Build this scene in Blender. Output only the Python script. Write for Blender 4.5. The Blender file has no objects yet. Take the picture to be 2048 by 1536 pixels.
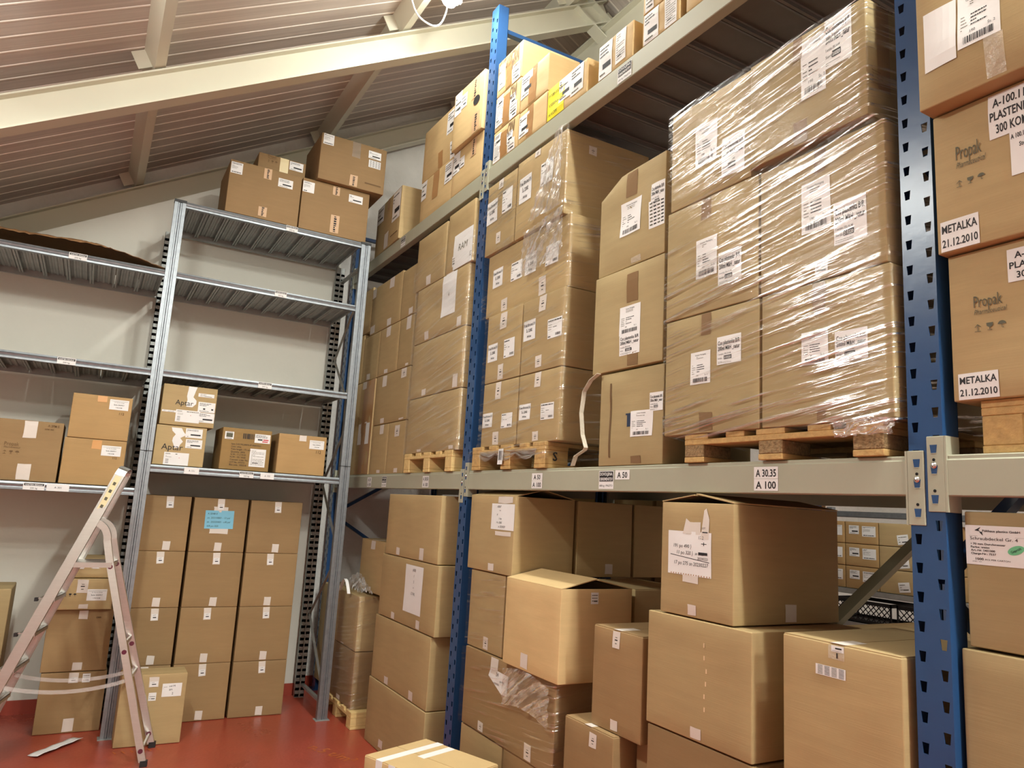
import bpy, bmesh, math, random
from mathutils import Vector, Matrix, noise
D = bpy.data
SC = bpy.context.scene
COL = SC.collection

# ------------------------------------------------------------------ camera
cam_d = D.cameras.new('camera'); cam = D.objects.new('camera', cam_d); COL.objects.link(cam)
cam_d.sensor_width = 36.0; cam_d.lens = 1480.7 / 2048 * 36.0; cam_d.clip_start = 0.05; cam_d.clip_end = 60
RR, DD, FF = Vector((0.86736, -0.49443, 0.05685)), Vector((0.13098, 0.11656, -0.98451)), Vector((0.48014, 0.86137, 0.16586))
m = Matrix((RR, -DD, -FF)).transposed().to_4x4(); m.translation = Vector((0, 0, 1.65))
cam.matrix_world = m
SC.camera = cam
# ------------------------------------------------------------------ world, exposure
SC.view_settings.view_transform = 'Standard'; SC.view_settings.look = 'None'
SC.view_settings.gamma = 1.0; SC.view_settings.use_curve_mapping = False
SC.view_settings.exposure = 0.18
w = D.worlds.new('world'); SC.world = w; w.use_nodes = True
w.node_tree.nodes['Background'].inputs[0].default_value = (1, .95, .88, 1)
w.node_tree.nodes['Background'].inputs[1].default_value = 0.05
# ------------------------------------------------------------------ lamp light (tubes inside the ceiling fixtures)
# (x, y centre, length along y, watts)
SL = 0.565
def rz(x):                      # height of the rafter tops
    return 4.11 + SL * x if x < 3.2 else 4.11 + SL * 3.2 - SL * (x - 3.2)
FIXTURES = [(1.70, 3.65, 1.2, 26, 16), (1.70, -0.5, 1.2, 45, 140), (-0.42, 2.85, 1.2, 52, 25), (1.70, -3.3, 1.2, 45, 180), (5.0, 3.4, 1.2, 30, 8)]
for (fx, fy, fl, fw, fp) in FIXTURES:
    ld = D.lights.new('tube_light', 'AREA'); ld.shape = 'RECTANGLE'; ld.size = 0.13; ld.size_y = fl - .1
    ld.energy = fw; ld.color = (.99, 1.0, .92)
    lo = D.objects.new('tube_light', ld); COL.objects.link(lo); lo.location = (fx, fy, rz(fx) - .13)
    for s in (-.3, .3):         # light leaving the tube sideways
        ld = D.lights.new('tube_light', 'POINT'); ld.energy = fp; ld.shadow_soft_size = .06; ld.color = (.99, 1.0, .92)
        lo = D.objects.new('tube_light', ld); COL.objects.link(lo); lo.location = (fx, fy + s, rz(fx) - .20)

# ------------------------------------------------------------------ helpers
def lin(h):
    c = [int(h[i:i + 2], 16) / 255 for i in (0, 2, 4)]
    return tuple([(v / 12.92 if v <= .04045 else ((v + .055) / 1.055) ** 2.4) for v in c] + [1])
def link(name, me, mats, parent=None):
    o = D.objects.new(name, me); COL.objects.link(o)
    for mt in (mats if isinstance(mats, (list, tuple)) else [mats]): me.materials.append(mt)
    if parent is not None: o.parent = parent
    return o
def bm_obj(name, bm, mats, parent=None, smooth=False):
    me = D.meshes.new(name); bm.normal_update(); bm.to_mesh(me); bm.free()
    if smooth:
        for p in me.polygons: p.use_smooth = True
    return link(name, me, mats, parent)
def tag(o, label, cat, group=None, kind=None):
    if label: o['label'] = label
    if cat: o['category'] = cat
    if group: o['group'] = group
    if kind: o['kind'] = kind
    return o
def empty(name, loc, rz_=0):
    o = D.objects.new(name, None); COL.objects.link(o); o.location = loc; o.rotation_euler = (0, 0, rz_); o.empty_display_size = .05
    return o
def box(bm, x0, x1, y0, y1, z0, z1, mi=0, bev=0):
    vs = [bm.verts.new((x, y, z)) for x in (x0, x1) for y in (y0, y1) for z in (z0, z1)]
    fs = []
    for q in ((0, 1, 3, 2), (4, 6, 7, 5), (0, 4, 5, 1), (2, 3, 7, 6), (0, 2, 6, 4), (1, 5, 7, 3)):
        f = bm.faces.new([vs[i] for i in q]); f.material_index = mi; fs.append(f)
    if bev:
        es = list({e for f in fs for e in f.edges})
        bmesh.ops.bevel(bm, geom=es, offset=bev, segments=1, affect='EDGES')
    return vs
def bar(bm, p, q, w, h, up=(0, 0, 1), mi=0):
    p, q = Vector(p), Vector(q); d = (q - p).normalized(); up = Vector(up)
    s = d.cross(up); s = s.normalized() if s.length > 1e-4 else Vector((1, 0, 0)); u = s.cross(d)
    vs = []
    for c in (p, q):
        for a, b in ((-1, -1), (1, -1), (1, 1), (-1, 1)): vs.append(bm.verts.new(c + s * a * w / 2 + u * b * h / 2))
    for f in ((0, 3, 2, 1), (4, 5, 6, 7), (0, 1, 5, 4), (1, 2, 6, 5), (2, 3, 7, 6), (3, 0, 4, 7)):
        bm.faces.new([vs[i] for i in f]).material_index = mi
def sweep(bm, pts, prof, closed=True, up=(0, 0, 1), caps=True, mi=0):
    """prof: list of (side, up) offsets swept along pts"""
    pts = [Vector(p) for p in pts]; rings = []
    for i, p in enumerate(pts):
        d = (pts[min(i + 1, len(pts) - 1)] - pts[max(i - 1, 0)]).normalized()
        s = d.cross(Vector(up)); s = s.normalized() if s.length > 1e-4 else Vector((1, 0, 0)); u = s.cross(d)
        rings.append([bm.verts.new(p + s * a + u * b) for a, b in prof])
    n = len(prof)
    for r0, r1 in zip(rings, rings[1:]):
        for k in range(n if closed else n - 1):
            bm.faces.new((r0[k], r0[(k + 1) % n], r1[(k + 1) % n], r1[k])).material_index = mi
    if caps and closed:
        bm.faces.new(rings[0][::-1]); bm.faces.new(rings[-1])
def circ(r, n=8): return [(r * math.cos(2 * math.pi * k / n), r * math.sin(2 * math.pi * k / n)) for k in range(n)]
def disc(bm, c, axis, r, n=12, h=0.0, mi=0, dome=0.0):
    c = Vector(c); a = Vector(axis).normalized(); t = a.orthogonal().normalized(); b = a.cross(t)
    r0 = [bm.verts.new(c + (t * math.cos(2 * math.pi * k / n) + b * math.sin(2 * math.pi * k / n)) * r) for k in range(n)]
    r1 = [bm.verts.new(v.co + a * h) for v in r0]
    for k in range(n): bm.faces.new((r0[k], r0[(k + 1) % n], r1[(k + 1) % n], r1[k])).material_index = mi
    if dome:
        r2 = [bm.verts.new(c + a * (h + dome * .7) + (v.co - c - a * h) * .6) for v in r1]
        for k in range(n): bm.faces.new((r1[k], r1[(k + 1) % n], r2[(k + 1) % n], r2[k])).material_index = mi
        r1 = r2; tip = bm.verts.new(c + a * (h + dome))
        for k in range(n): bm.faces.new((r1[k], r1[(k + 1) % n], tip)).material_index = mi
    else: bm.faces.new(r1).material_index = mi

# ------------------------------------------------------------------ materials
def newmat(name):
    mt = D.materials.new(name); mt.use_nodes = True; nt = mt.node_tree; b = nt.nodes['Principled BSDF']
    return mt, nt, b
def N(nt, t, **kw):
    n = nt.nodes.new(t)
    for k, v in kw.items():
        if k.startswith('i_'):
            key = k[2:]; key = int(key) if key.isdigit() else key.replace('_', ' ')
            n.inputs[key].default_value = v
        else: setattr(n, k, v)
    return n
def plain(name, col, rough=.6, metal=0.0, spec=.5, var=.08, vs=6.0, bump=0.0, bs=40.0, stretch=None, coord='Object', rnd=0.0):
    mt, nt, b = newmat(name); L = nt.links.new
    tc = N(nt, 'ShaderNodeTexCoord'); mp = N(nt, 'ShaderNodeMapping')
    if stretch: mp.inputs['Scale'].default_value = stretch
    L(tc.outputs[coord], mp.inputs[0])
    ns = N(nt, 'ShaderNodeTexNoise', i_Scale=vs, i_Detail=6.0, i_Roughness=.6); L(mp.outputs[0], ns.inputs['Vector'])
    mr = N(nt, 'ShaderNodeMapRange'); mr.inputs[1].default_value = .25; mr.inputs[2].default_value = .75
    mr.inputs[3].default_value = 1 - var; mr.inputs[4].default_value = 1 + var; L(ns.outputs[0], mr.inputs[0])
    val = mr.outputs[0]
    if rnd:
        oi = N(nt, 'ShaderNodeObjectInfo'); m2 = N(nt, 'ShaderNodeMapRange'); m2.inputs[3].default_value = 1 - rnd; m2.inputs[4].default_value = 1 + rnd
        L(oi.outputs['Random'], m2.inputs[0]); mm = N(nt, 'ShaderNodeMath', operation='MULTIPLY'); L(val, mm.inputs[0]); L(m2.outputs[0], mm.inputs[1]); val = mm.outputs[0]
    hs = N(nt, 'ShaderNodeHueSaturation'); hs.inputs['Color'].default_value = col if len(col) == 4 else (*col, 1)
    L(val, hs.inputs['Value']); L(hs.outputs[0], b.inputs['Base Color'])
    b.inputs['Roughness'].default_value = rough; b.inputs['Metallic'].default_value = metal
    b.inputs['Specular IOR Level'].default_value = spec
    if bump:
        n2 = N(nt, 'ShaderNodeTexNoise', i_Scale=bs, i_Detail=3.0); L(mp.outputs[0], n2.inputs['Vector'])
        bp = N(nt, 'ShaderNodeBump', i_Strength=bump, i_Distance=.01); L(n2.outputs[0], bp.inputs['Height']); L(bp.outputs[0], b.inputs['Normal'])
    return mt
def cardboard(name, col):
    mt, nt, b = newmat(name); L = nt.links.new
    tc = N(nt, 'ShaderNodeTexCoord')
    m1 = N(nt, 'ShaderNodeMapping'); m1.inputs['Scale'].default_value = (1.2, 1.2, 9); L(tc.outputs['Object'], m1.inputs[0])
    n1 = N(nt, 'ShaderNodeTexNoise', i_Scale=3.0, i_Detail=5.0, i_Roughness=.65); L(m1.outputs[0], n1.inputs['Vector'])
    m2 = N(nt, 'ShaderNodeMapping'); m2.inputs['Scale'].default_value = (3, 3, 150); L(tc.outputs['Object'], m2.inputs[0])
    n2 = N(nt, 'ShaderNodeTexNoise', i_Scale=2.0, i_Detail=2.0); L(m2.outputs[0], n2.inputs['Vector'])
    n3 = N(nt, 'ShaderNodeTexNoise', i_Scale=2.2, i_Detail=3.0); L(tc.outputs['Object'], n3.inputs['Vector'])
    oi = N(nt, 'ShaderNodeObjectInfo')
    def mrng(src, lo, hi, a=.3, bb=.7):
        r = N(nt, 'ShaderNodeMapRange'); r.inputs[1].default_value = a; r.inputs[2].default_value = bb; r.inputs[3].default_value = lo; r.inputs[4].default_value = hi
        L(src, r.inputs[0]); return r.outputs[0]
    def mul(a, c):
        x = N(nt, 'ShaderNodeMath', operation='MULTIPLY'); L(a, x.inputs[0]); L(c, x.inputs[1]); return x.outputs[0]
    v = mul(mul(mrng(n1.outputs[0], .95, 1.05), mrng(n2.outputs[0], .988, 1.012)), mul(mrng(n3.outputs[0], .95, 1.05), mrng(oi.outputs['Random'], .93, 1.07, 0, 1)))
    hs = N(nt, 'ShaderNodeHueSaturation'); hs.inputs['Color'].default_value = col; L(v, hs.inputs['Value'])
    L(hs.outputs[0], b.inputs['Base Color']); b.inputs['Roughness'].default_value = .72; b.inputs['Specular IOR Level'].default_value = .3
    bp = N(nt, 'ShaderNodeBump', i_Strength=.08, i_Distance=.003); L(n2.outputs[0], bp.inputs['Height']); L(bp.outputs[0], b.inputs['Normal'])
    return mt
CB = {'s': cardboard('mid_brown_cardboard', lin('8E7350')), 'k': cardboard('kraft_cardboard', lin('AE976D')), 'l': cardboard('light_kraft_cardboard', lin('CCB080')), 'g': cardboard('grey_kraft_cardboard', lin('A6936B')),
      'r': cardboard('reddish_kraft_cardboard', lin('967B56')), 'o': cardboard('golden_kraft_cardboard', lin('AE8E60')), 'd': cardboard('dark_kraft_cardboard', lin('8F7347'))}
M_edge = cardboard('cut_cardboard_edge', lin('A98257'))
def dm(name, h, rough=.6, **k): return plain(name, lin(h), rough, var=.04, **k)
M_paper = dm('white_paper', 'E6E6E6', .7); M_ink = dm('black_ink', '202024', .7); M_tapew = dm('white_paper_tape', 'D8D0C8', .5)
M_btape = dm('brown_tape', 'A67C4E', .35); M_gtape = dm('dull_brown_tape', '84694A', .3); M_cream = dm('cream_tape', 'E2D3A8', .5)
M_otape = dm('tan_tape', 'CD9555', .4); M_yel = dm('yellow_paper', 'F0E414', .6); M_blue = dm('blue_paper', '7FC0DC', .7)
M_brink = dm('brown_print', '6B5234', .8); M_grn = dm('green_sticker', '6CC08E', .6); M_dark = dm('black_hole', '0B0A0A', .9)
M_red = dm('red_print', 'C83A46', .7); M_navy = dm('navy_plastic', '26354E', .5); M_greyink = dm('grey_print', '5C5B4B', .8); M_paleglue = dm('pale_scuff', 'DCC29C', .8)
def clear(name, op, rough, tint=(1, 1, 1, 1)):
    mt, nt, b = newmat(name); L = nt.links.new; nt.nodes.remove(b); out = nt.nodes['Material Output']
    tr = N(nt, 'ShaderNodeBsdfTransparent'); gl = N(nt, 'ShaderNodeBsdfPrincipled'); gl.inputs['Base Color'].default_value = tint; gl.inputs['Roughness'].default_value = rough
    tc = N(nt, 'ShaderNodeTexCoord'); ns = N(nt, 'ShaderNodeTexNoise', i_Scale=35.0, i_Detail=4.0); L(tc.outputs['Object'], ns.inputs['Vector'])
    bp = N(nt, 'ShaderNodeBump', i_Strength=.8, i_Distance=.01); L(ns.outputs[0], bp.inputs['Height']); L(bp.outputs[0], gl.inputs['Normal'])
    mx = N(nt, 'ShaderNodeMixShader'); mx.inputs[0].default_value = op; L(tr.outputs[0], mx.inputs[1]); L(gl.outputs[0], mx.inputs[2]); L(mx.outputs[0], out.inputs[0])
    return mt
M_ctape = clear('clear_tape', .38, .18, (.85, .78, .66, 1))
def film(name, ang, base, amt, lo, hi, vscale=55.0, patch=2.0, bump=1.0, spec=.75):
    """stretch film: thin transparent sheet with glossy pulled wrinkles along u"""
    mt, nt, b = newmat(name); L = nt.links.new; nt.nodes.remove(b); out = nt.nodes['Material Output']
    uv = N(nt, 'ShaderNodeUVMap'); uv.uv_map = 'UVMap'
    mp = N(nt, 'ShaderNodeMapping'); mp.inputs['Rotation'].default_value = (0, 0, math.radians(ang)); L(uv.outputs[0], mp.inputs[0])
    mp2 = N(nt, 'ShaderNodeMapping'); mp2.inputs['Scale'].default_value = (2.2, vscale, 1); L(mp.outputs[0], mp2.inputs[0])
    n1 = N(nt, 'ShaderNodeTexNoise', i_Scale=1.0, i_Detail=4.0, i_Roughness=.55); n1.inputs['Distortion'].default_value = .3; L(mp2.outputs[0], n1.inputs['Vector'])
    n2 = N(nt, 'ShaderNodeTexNoise', i_Scale=patch, i_Detail=2.0); L(uv.outputs[0], n2.inputs['Vector'])
    r1 = N(nt, 'ShaderNodeMapRange'); r1.inputs[1].default_value = lo; r1.inputs[2].default_value = hi; L(n1.outputs[0], r1.inputs[0])
    r2 = N(nt, 'ShaderNodeMapRange'); r2.inputs[1].default_value = .35; r2.inputs[2].default_value = .65; r2.inputs[3].default_value = .15; L(n2.outputs[0], r2.inputs[0])
    mu = N(nt, 'ShaderNodeMath', operation='MULTIPLY'); L(r1.outputs[0], mu.inputs[0]); L(r2.outputs[0], mu.inputs[1])
    ma = N(nt, 'ShaderNodeMath', operation='MULTIPLY_ADD'); ma.inputs[1].default_value = amt; ma.inputs[2].default_value = base; L(mu.outputs[0], ma.inputs[0])
    bp = N(nt, 'ShaderNodeBump', i_Strength=bump, i_Distance=.02); L(n1.outputs[0], bp.inputs['Height'])
    gl = N(nt, 'ShaderNodeBsdfGlossy'); gl.inputs['Roughness'].default_value = .14; gl.inputs['Color'].default_value = (1, 1, 1, 1); L(bp.outputs[0], gl.inputs['Normal'])
    df = N(nt, 'ShaderNodeBsdfTranslucent'); df.inputs['Color'].default_value = (.9, .9, .9, 1)
    dd = N(nt, 'ShaderNodeBsdfDiffuse'); dd.inputs['Color'].default_value = (.9, .9, .9, 1); L(bp.outputs[0], dd.inputs['Normal'])
    md = N(nt, 'ShaderNodeMixShader'); md.inputs[0].default_value = .6; L(df.outputs[0], md.inputs[1]); L(dd.outputs[0], md.inputs[2])
    mg = N(nt, 'ShaderNodeMixShader'); mg.inputs[0].default_value = spec; L(md.outputs[0], mg.inputs[1]); L(gl.outputs[0], mg.inputs[2])
    tr = N(nt, 'ShaderNodeBsdfTransparent'); mx = N(nt, 'ShaderNodeMixShader'); L(ma.outputs[0], mx.inputs[0]); L(tr.outputs[0], mx.inputs[1]); L(mg.outputs[0], mx.inputs[2]); L(mx.outputs[0], out.inputs[0])
    return mt
M_filmB = film('heavy_stretch_film', -8, .03, 1.0, .53, .62, 62, 2.2, 1.0, .93)
M_filmA = film('light_stretch_film', -6, .03, .7, .54, .68, 45, 2.5, .8, .9)
M_filmL = film('matte_stretch_film', -10, .05, .45, .50, .70, 40, 1.5, .6, .7)
M_crump = film('crumpled_film', 60, .16, 1.0, .43, .54, 22, 6, 1.0, .6)
M_steelblue = plain('blue_rack_paint', lin('284C7A'), .27, var=.06, vs=3, bump=.05, bs=20)
M_beam = plain('grey_beam_paint', lin('A7A895'), .45, var=.04, vs=3)
M_galv = plain('galvanized_steel', lin('8E949A'), .42, metal=.75, var=.14, vs=26, bump=.05, bs=60)
M_galvd = plain('dull_galvanized_sheet', lin('A2A6A4'), .5, metal=.35, var=.14, vs=10, bump=.06, bs=30)
M_deck = plain('galvanized_deck_sheet', lin('7C7A76'), .5, metal=.3, var=.12, vs=6)
M_alu = plain('aluminium', lin('C4C2BE'), .33, metal=.9, var=.05, vs=12, stretch=(1, 1, 8))
M_cap = dm('black_plastic_cap', '1C1C1E', .5); M_bolt = plain('bright_zinc', lin('D0D2D4'), .2, metal=1.0, var=.02)
M_plum = dm('plum_rivet', '5E1F35', .4)
M_rafter = plain('cream_steel_paint', lin('D8D6C4'), .5, var=.03, vs=2)
M_foam = plain('white_fixture_plastic', lin('E8E8E4'), .4, var=.02)
M_wood = plain('pallet_wood', lin('BC9A62'), .75, var=.22, vs=4, stretch=(1.2, 9, 9), bump=.3, bs=8)
M_woodp = plain('pale_pallet_wood', lin('D8BB80'), .75, var=.16, vs=4, stretch=(1.2, 9, 9), bump=.2, bs=8)
M_chip = plain('chipboard_block', lin('8C7350'), .85, var=.45, vs=85, bump=.6, bs=90)
M_kpaper = plain('brown_wrapping_paper', lin('96704A'), .7, var=.1, vs=4, bump=.3, bs=8)
M_crate = dm('black_crate_plastic', '17181A', .5)
# floor
M_floor, nt, b = newmat('red_floor_paint'); L = nt.links.new
tc = N(nt, 'ShaderNodeTexCoord'); n1 = N(nt, 'ShaderNodeTexNoise', i_Scale=1.3, i_Detail=6.0, i_Roughness=.65); L(tc.outputs['Object'], n1.inputs['Vector'])
n2 = N(nt, 'ShaderNodeTexNoise', i_Scale=45.0, i_Detail=3.0); L(tc.outputs['Object'], n2.inputs['Vector'])
cr = N(nt, 'ShaderNodeValToRGB'); cr.color_ramp.elements[0].position = .3; cr.color_ramp.elements[0].color = lin('93402F'); cr.color_ramp.elements[1].position = .7; cr.color_ramp.elements[1].color = lin('A84A38')
L(n1.outputs[0], cr.inputs[0]); L(cr.outputs[0], b.inputs['Base Color'])
mr = N(nt, 'ShaderNodeMapRange'); mr.inputs[3].default_value = .2; mr.inputs[4].default_value = .42; L(n1.outputs[0], mr.inputs[0]); L(mr.outputs[0], b.inputs['Roughness'])
bp = N(nt, 'ShaderNodeBump', i_Strength=.12, i_Distance=.01); L(n2.outputs[0], bp.inputs['Height']); L(bp.outputs[0], b.inputs['Normal'])
# plaster wall
M_wall, nt, b = newmat('white_plaster'); L = nt.links.new
tc = N(nt, 'ShaderNodeTexCoord'); n1 = N(nt, 'ShaderNodeTexNoise', i_Scale=1.6, i_Detail=8.0, i_Roughness=.6); L(tc.outputs['Object'], n1.inputs['Vector'])
n2 = N(nt, 'ShaderNodeTexNoise', i_Scale=28.0, i_Detail=5.0); L(tc.outputs['Object'], n2.inputs['Vector'])
cr = N(nt, 'ShaderNodeValToRGB'); cr.color_ramp.elements[0].position = .3; cr.color_ramp.elements[0].color = lin('D8D6D0'); cr.color_ramp.elements[1].position = .62; cr.color_ramp.elements[1].color = lin('EBE9E4')
L(n1.outputs[0], cr.inputs[0])
vo = N(nt, 'ShaderNodeTexVoronoi', i_Scale=1.7); L(tc.outputs['Object'], vo.inputs['Vector'])
r3 = N(nt, 'ShaderNodeMapRange'); r3.inputs[1].default_value = .012; r3.inputs[2].default_value = .03; r3.inputs[3].default_value = .55; L(vo.outputs['Distance'], r3.inputs[0])
mx = N(nt, 'ShaderNodeMix', data_type='RGBA', blend_type='MULTIPLY'); mx.inputs[0].default_value = 1; L(cr.outputs[0], mx.inputs[6]); L(r3.outputs[0], mx.inputs[7]); L(mx.outputs[2], b.inputs['Base Color'])
b.inputs['Roughness'].default_value = .8
bp = N(nt, 'ShaderNodeBump', i_Strength=.35, i_Distance=.02); L(n2.outputs[0], bp.inputs['Height']); L(bp.outputs[0], b.inputs['Normal'])
M_board = plain('pale_wall_board', lin('DEDCD2'), .7, var=.05, vs=1.6, bump=.08, bs=30)
# roof sheet: pinkish beige paint with fine lengthwise ripples
M_roof, nt, b = newmat('beige_roof_sheet'); L = nt.links.new
tc = N(nt, 'ShaderNodeTexCoord'); mp = N(nt, 'ShaderNodeMapping'); mp.inputs['Scale'].default_value = (.4, 60, .4); L(tc.outputs['Object'], mp.inputs[0])
n1 = N(nt, 'ShaderNodeTexNoise', i_Scale=1.0, i_Detail=2.0); L(mp.outputs[0], n1.inputs['Vector'])
cr = N(nt, 'ShaderNodeValToRGB'); cr.color_ramp.elements[0].position = .35; cr.color_ramp.elements[0].color = lin('C2B9B1'); cr.color_ramp.elements[1].position = .65; cr.color_ramp.elements[1].color = lin('D2C9C1')
L(n1.outputs[0], cr.inputs[0]); L(cr.outputs[0], b.inputs['Base Color']); b.inputs['Roughness'].default_value = .5
bp = N(nt, 'ShaderNodeBump', i_Strength=.3, i_Distance=.004); L(n1.outputs[0], bp.inputs['Height']); L(bp.outputs[0], b.inputs['Normal'])
M_rib = plain('pale_roof_rib', lin('EFE8DE'), .4, var=.03)
M_emit, nt, b = newmat('lamp_diffuser'); b.inputs['Emission Color'].default_value = (1, .96, .9, 1); b.inputs['Emission Strength'].default_value = 6; b.inputs['Base Color'].default_value = (.9, .9, .9, 1)
M_redpaint = plain('red_skirting_paint', lin('9C4030'), .4, var=.06)

# ------------------------------------------------------------------ room
YW, Y0, XL, XR, XRIDGE = 6.88, -5.5, -3.4, 9.6, 3.2
bm = bmesh.new(); box(bm, XL - .2, XR + .2, Y0 - .2, YW + .2, -.2, 0); tag(bm_obj('floor', bm, M_floor), None, None, kind='structure')
def gable(name, y0, y1):
    bm = bmesh.new(); prof = [(XL, 0), (XR, 0), (XR, rz(XR) + .2), (XRIDGE, rz(XRIDGE) + .24), (XL, rz(XL) + .2)]
    a = [bm.verts.new((x, y0, z)) for x, z in prof]; c = [bm.verts.new((x, y1, z)) for x, z in prof]
    bm.faces.new(a); bm.faces.new(c[::-1])
    for k in range(5): bm.faces.new((a[k], c[k], c[(k + 1) % 5], a[(k + 1) % 5]))
    bmesh.ops.recalc_face_normals(bm, faces=bm.faces); tag(bm_obj(name, bm, M_wall), None, None, kind='structure')
gable('wall_back', YW, YW + .2); gable('wall_front', Y0 - .2, Y0)
bm = bmesh.new(); box(bm, XL - .2, XL, Y0 - .2, YW + .2, 0, rz(XL) + .5); tag(bm_obj('wall_left', bm, M_wall), None, None, kind='structure')
bm = bmesh.new(); box(bm, XR, XR + .2, Y0 - .2, YW + .2, 0, rz(XR) + .5); tag(bm_obj('wall_right', bm, M_wall), None, None, kind='structure')
bm = bmesh.new(); box(bm, 1.80, XR, YW - .012, YW, 0, .085); tag(bm_obj('baseboard_back', bm, M_redpaint), None, None, kind='structure')
# smooth boarding in front of the gable wall behind the shelving, its top edge following the rafter
bm = bmesh.new(); YP = 6.60; a = [bm.verts.new(p) for p in ((XL, YP, 0), (1.785, YP, 0), (1.785, YP, rz(1.785) - .235), (XL, YP, rz(XL) - .235))]
c = [bm.verts.new(v.co + Vector((0, .04, 0))) for v in a]; bm.faces.new(a); bm.faces.new(c[::-1])
for k in range(4): bm.faces.new((a[k], c[k], c[(k + 1) % 4], a[(k + 1) % 4]))
bmesh.ops.recalc_face_normals(bm, faces=bm.faces); tag(bm_obj('wall_back', bm, M_board), None, None, kind='structure')
bm = bmesh.new(); box(bm, XL, 1.787, YP - .012, YP - .001, 0, .095); tag(bm_obj('baseboard_back', bm, M_redpaint), None, None, kind='structure')
# corrugated roof: pans with narrow ribs running up the slope
def roofside(x0, x1):
    bm = bmesh.new(); P = .15; off = .175
    ys = []; y = Y0
    while y < YW: ys += [(y, 0, 0), (y + .134, 0, 0), (y + .137, -.004, 1), (y + .147, -.004, 1), (y + .15, 0, 1)]; y += P
    pr = []
    for k, (yy, dz, mi) in enumerate(ys): pr.append([bm.verts.new((x, yy, rz(x) + off + dz)) for x in (x0, x1)])
    for k in range(len(pr) - 1):
        f = bm.faces.new((pr[k][0], pr[k + 1][0], pr[k + 1][1], pr[k][1])); f.material_index = 1 if (k % 5) in (1, 2, 3) else 0
    top = [bm.verts.new((x, yy, rz(x) + off + .08)) for x in (x0, x1) for yy in (Y0, YW)]
    bm.faces.new((top[0], top[2], top[3], top[1]))
    return bm
tag(bm_obj('ceiling', roofside(XL - .3, XRIDGE), [M_roof, M_rib]), None, None, kind='structure')
tag(bm_obj('ceiling', roofside(XR + .3, XRIDGE), [M_roof, M_rib]), None, None, kind='structure')
# I-section rafters
def ibeam(bm, p, q, h, w, up):
    """I section, p/q at top centre; up = normal of top flange"""
    t = .011; hw = w / 2; s = .006
    prof = [(-hw, 0), (hw, 0), (hw, -t), (s, -t), (s, -h + t), (hw, -h + t), (hw, -h), (-hw, -h), (-hw, -h + t), (-s, -h + t), (-s, -t), (-hw, -t)]
    sweep(bm, [p, q], prof, up=up)
k_ = 0
for yf, w_ in ((4.67, .12), (6.70, .12), (0.9, .12), (-2.9, .12)):
    for sgn in (0, 1):
        bm = bmesh.new(); yc = yf + w_ / 2
        up = (-SL, 0, 1) if sgn == 0 else (SL, 0, 1)
        a, c = ((XL, yc, rz(XL)), (XRIDGE + .11, yc, 4.11 + SL * (XRIDGE + .11))) if sgn == 0 else ((XR, yc - .0004, rz(XR)), (XRIDGE - .1, yc - .0004, rz(XRIDGE) + SL * .1))
        ibeam(bm, a, c, .187, w_, up)
        k_ += 1; tag(bm_obj('trim_%d' % k_, bm, M_rafter), None, None, kind='structure')
# purlins (channel sections) with cleats
def purlin(x):
    global k_
    bm = bmesh.new(); up = Vector((-SL if x < XRIDGE else SL, 0, 1)).normalized(); zb = rz(x) + .012
    s = Vector((up.z, 0, -up.x)).normalized()
    w, h, t = .065, .145, .008
    pr = [(-w / 2, 0), (w / 2, 0), (w / 2, t), (-w / 2 + t, t), (-w / 2 + t, h - t), (w / 2, h - t), (w / 2, h), (-w / 2, h)]
    a = [bm.verts.new(Vector((x, Y0, zb)) + s * u + up * v) for u, v in pr]; c = [bm.verts.new(Vector((x, YW, zb)) + s * u + up * v) for u, v in pr]
    for i in range(8): bm.faces.new((a[i], a[(i + 1) % 8], c[(i + 1) % 8], c[i]))
    bm.faces.new(a[::-1]); bm.faces.new(c)
    for yf in (4.70, 6.73, .93, -2.87):
        bar(bm, Vector((x - .075, yf + .02, zb - .01)), Vector((x - .075, yf + .02, zb - .01)) + up * .11, .085, .008, up=(0, 1, 0))
    bmesh.ops.recalc_face_normals(bm, faces=bm.faces)
    k_ += 1; tag(bm_obj('trim_%d' % k_, bm, M_rafter), None, None, kind='structure')
for x in (-2.96, -1.45, .055, 1.57, 2.98, 3.42, 4.9, 6.4, 7.9): purlin(x)
# long beam under the ridge
bm = bmesh.new(); ibeam(bm, (3.33, Y0, 5.70), (3.33, YW, 5.70), .34, .12, (0, 0, 1)); k_ += 1; tag(bm_obj('trim_%d' % k_, bm, M_rafter), None, None, kind='structure')

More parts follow.
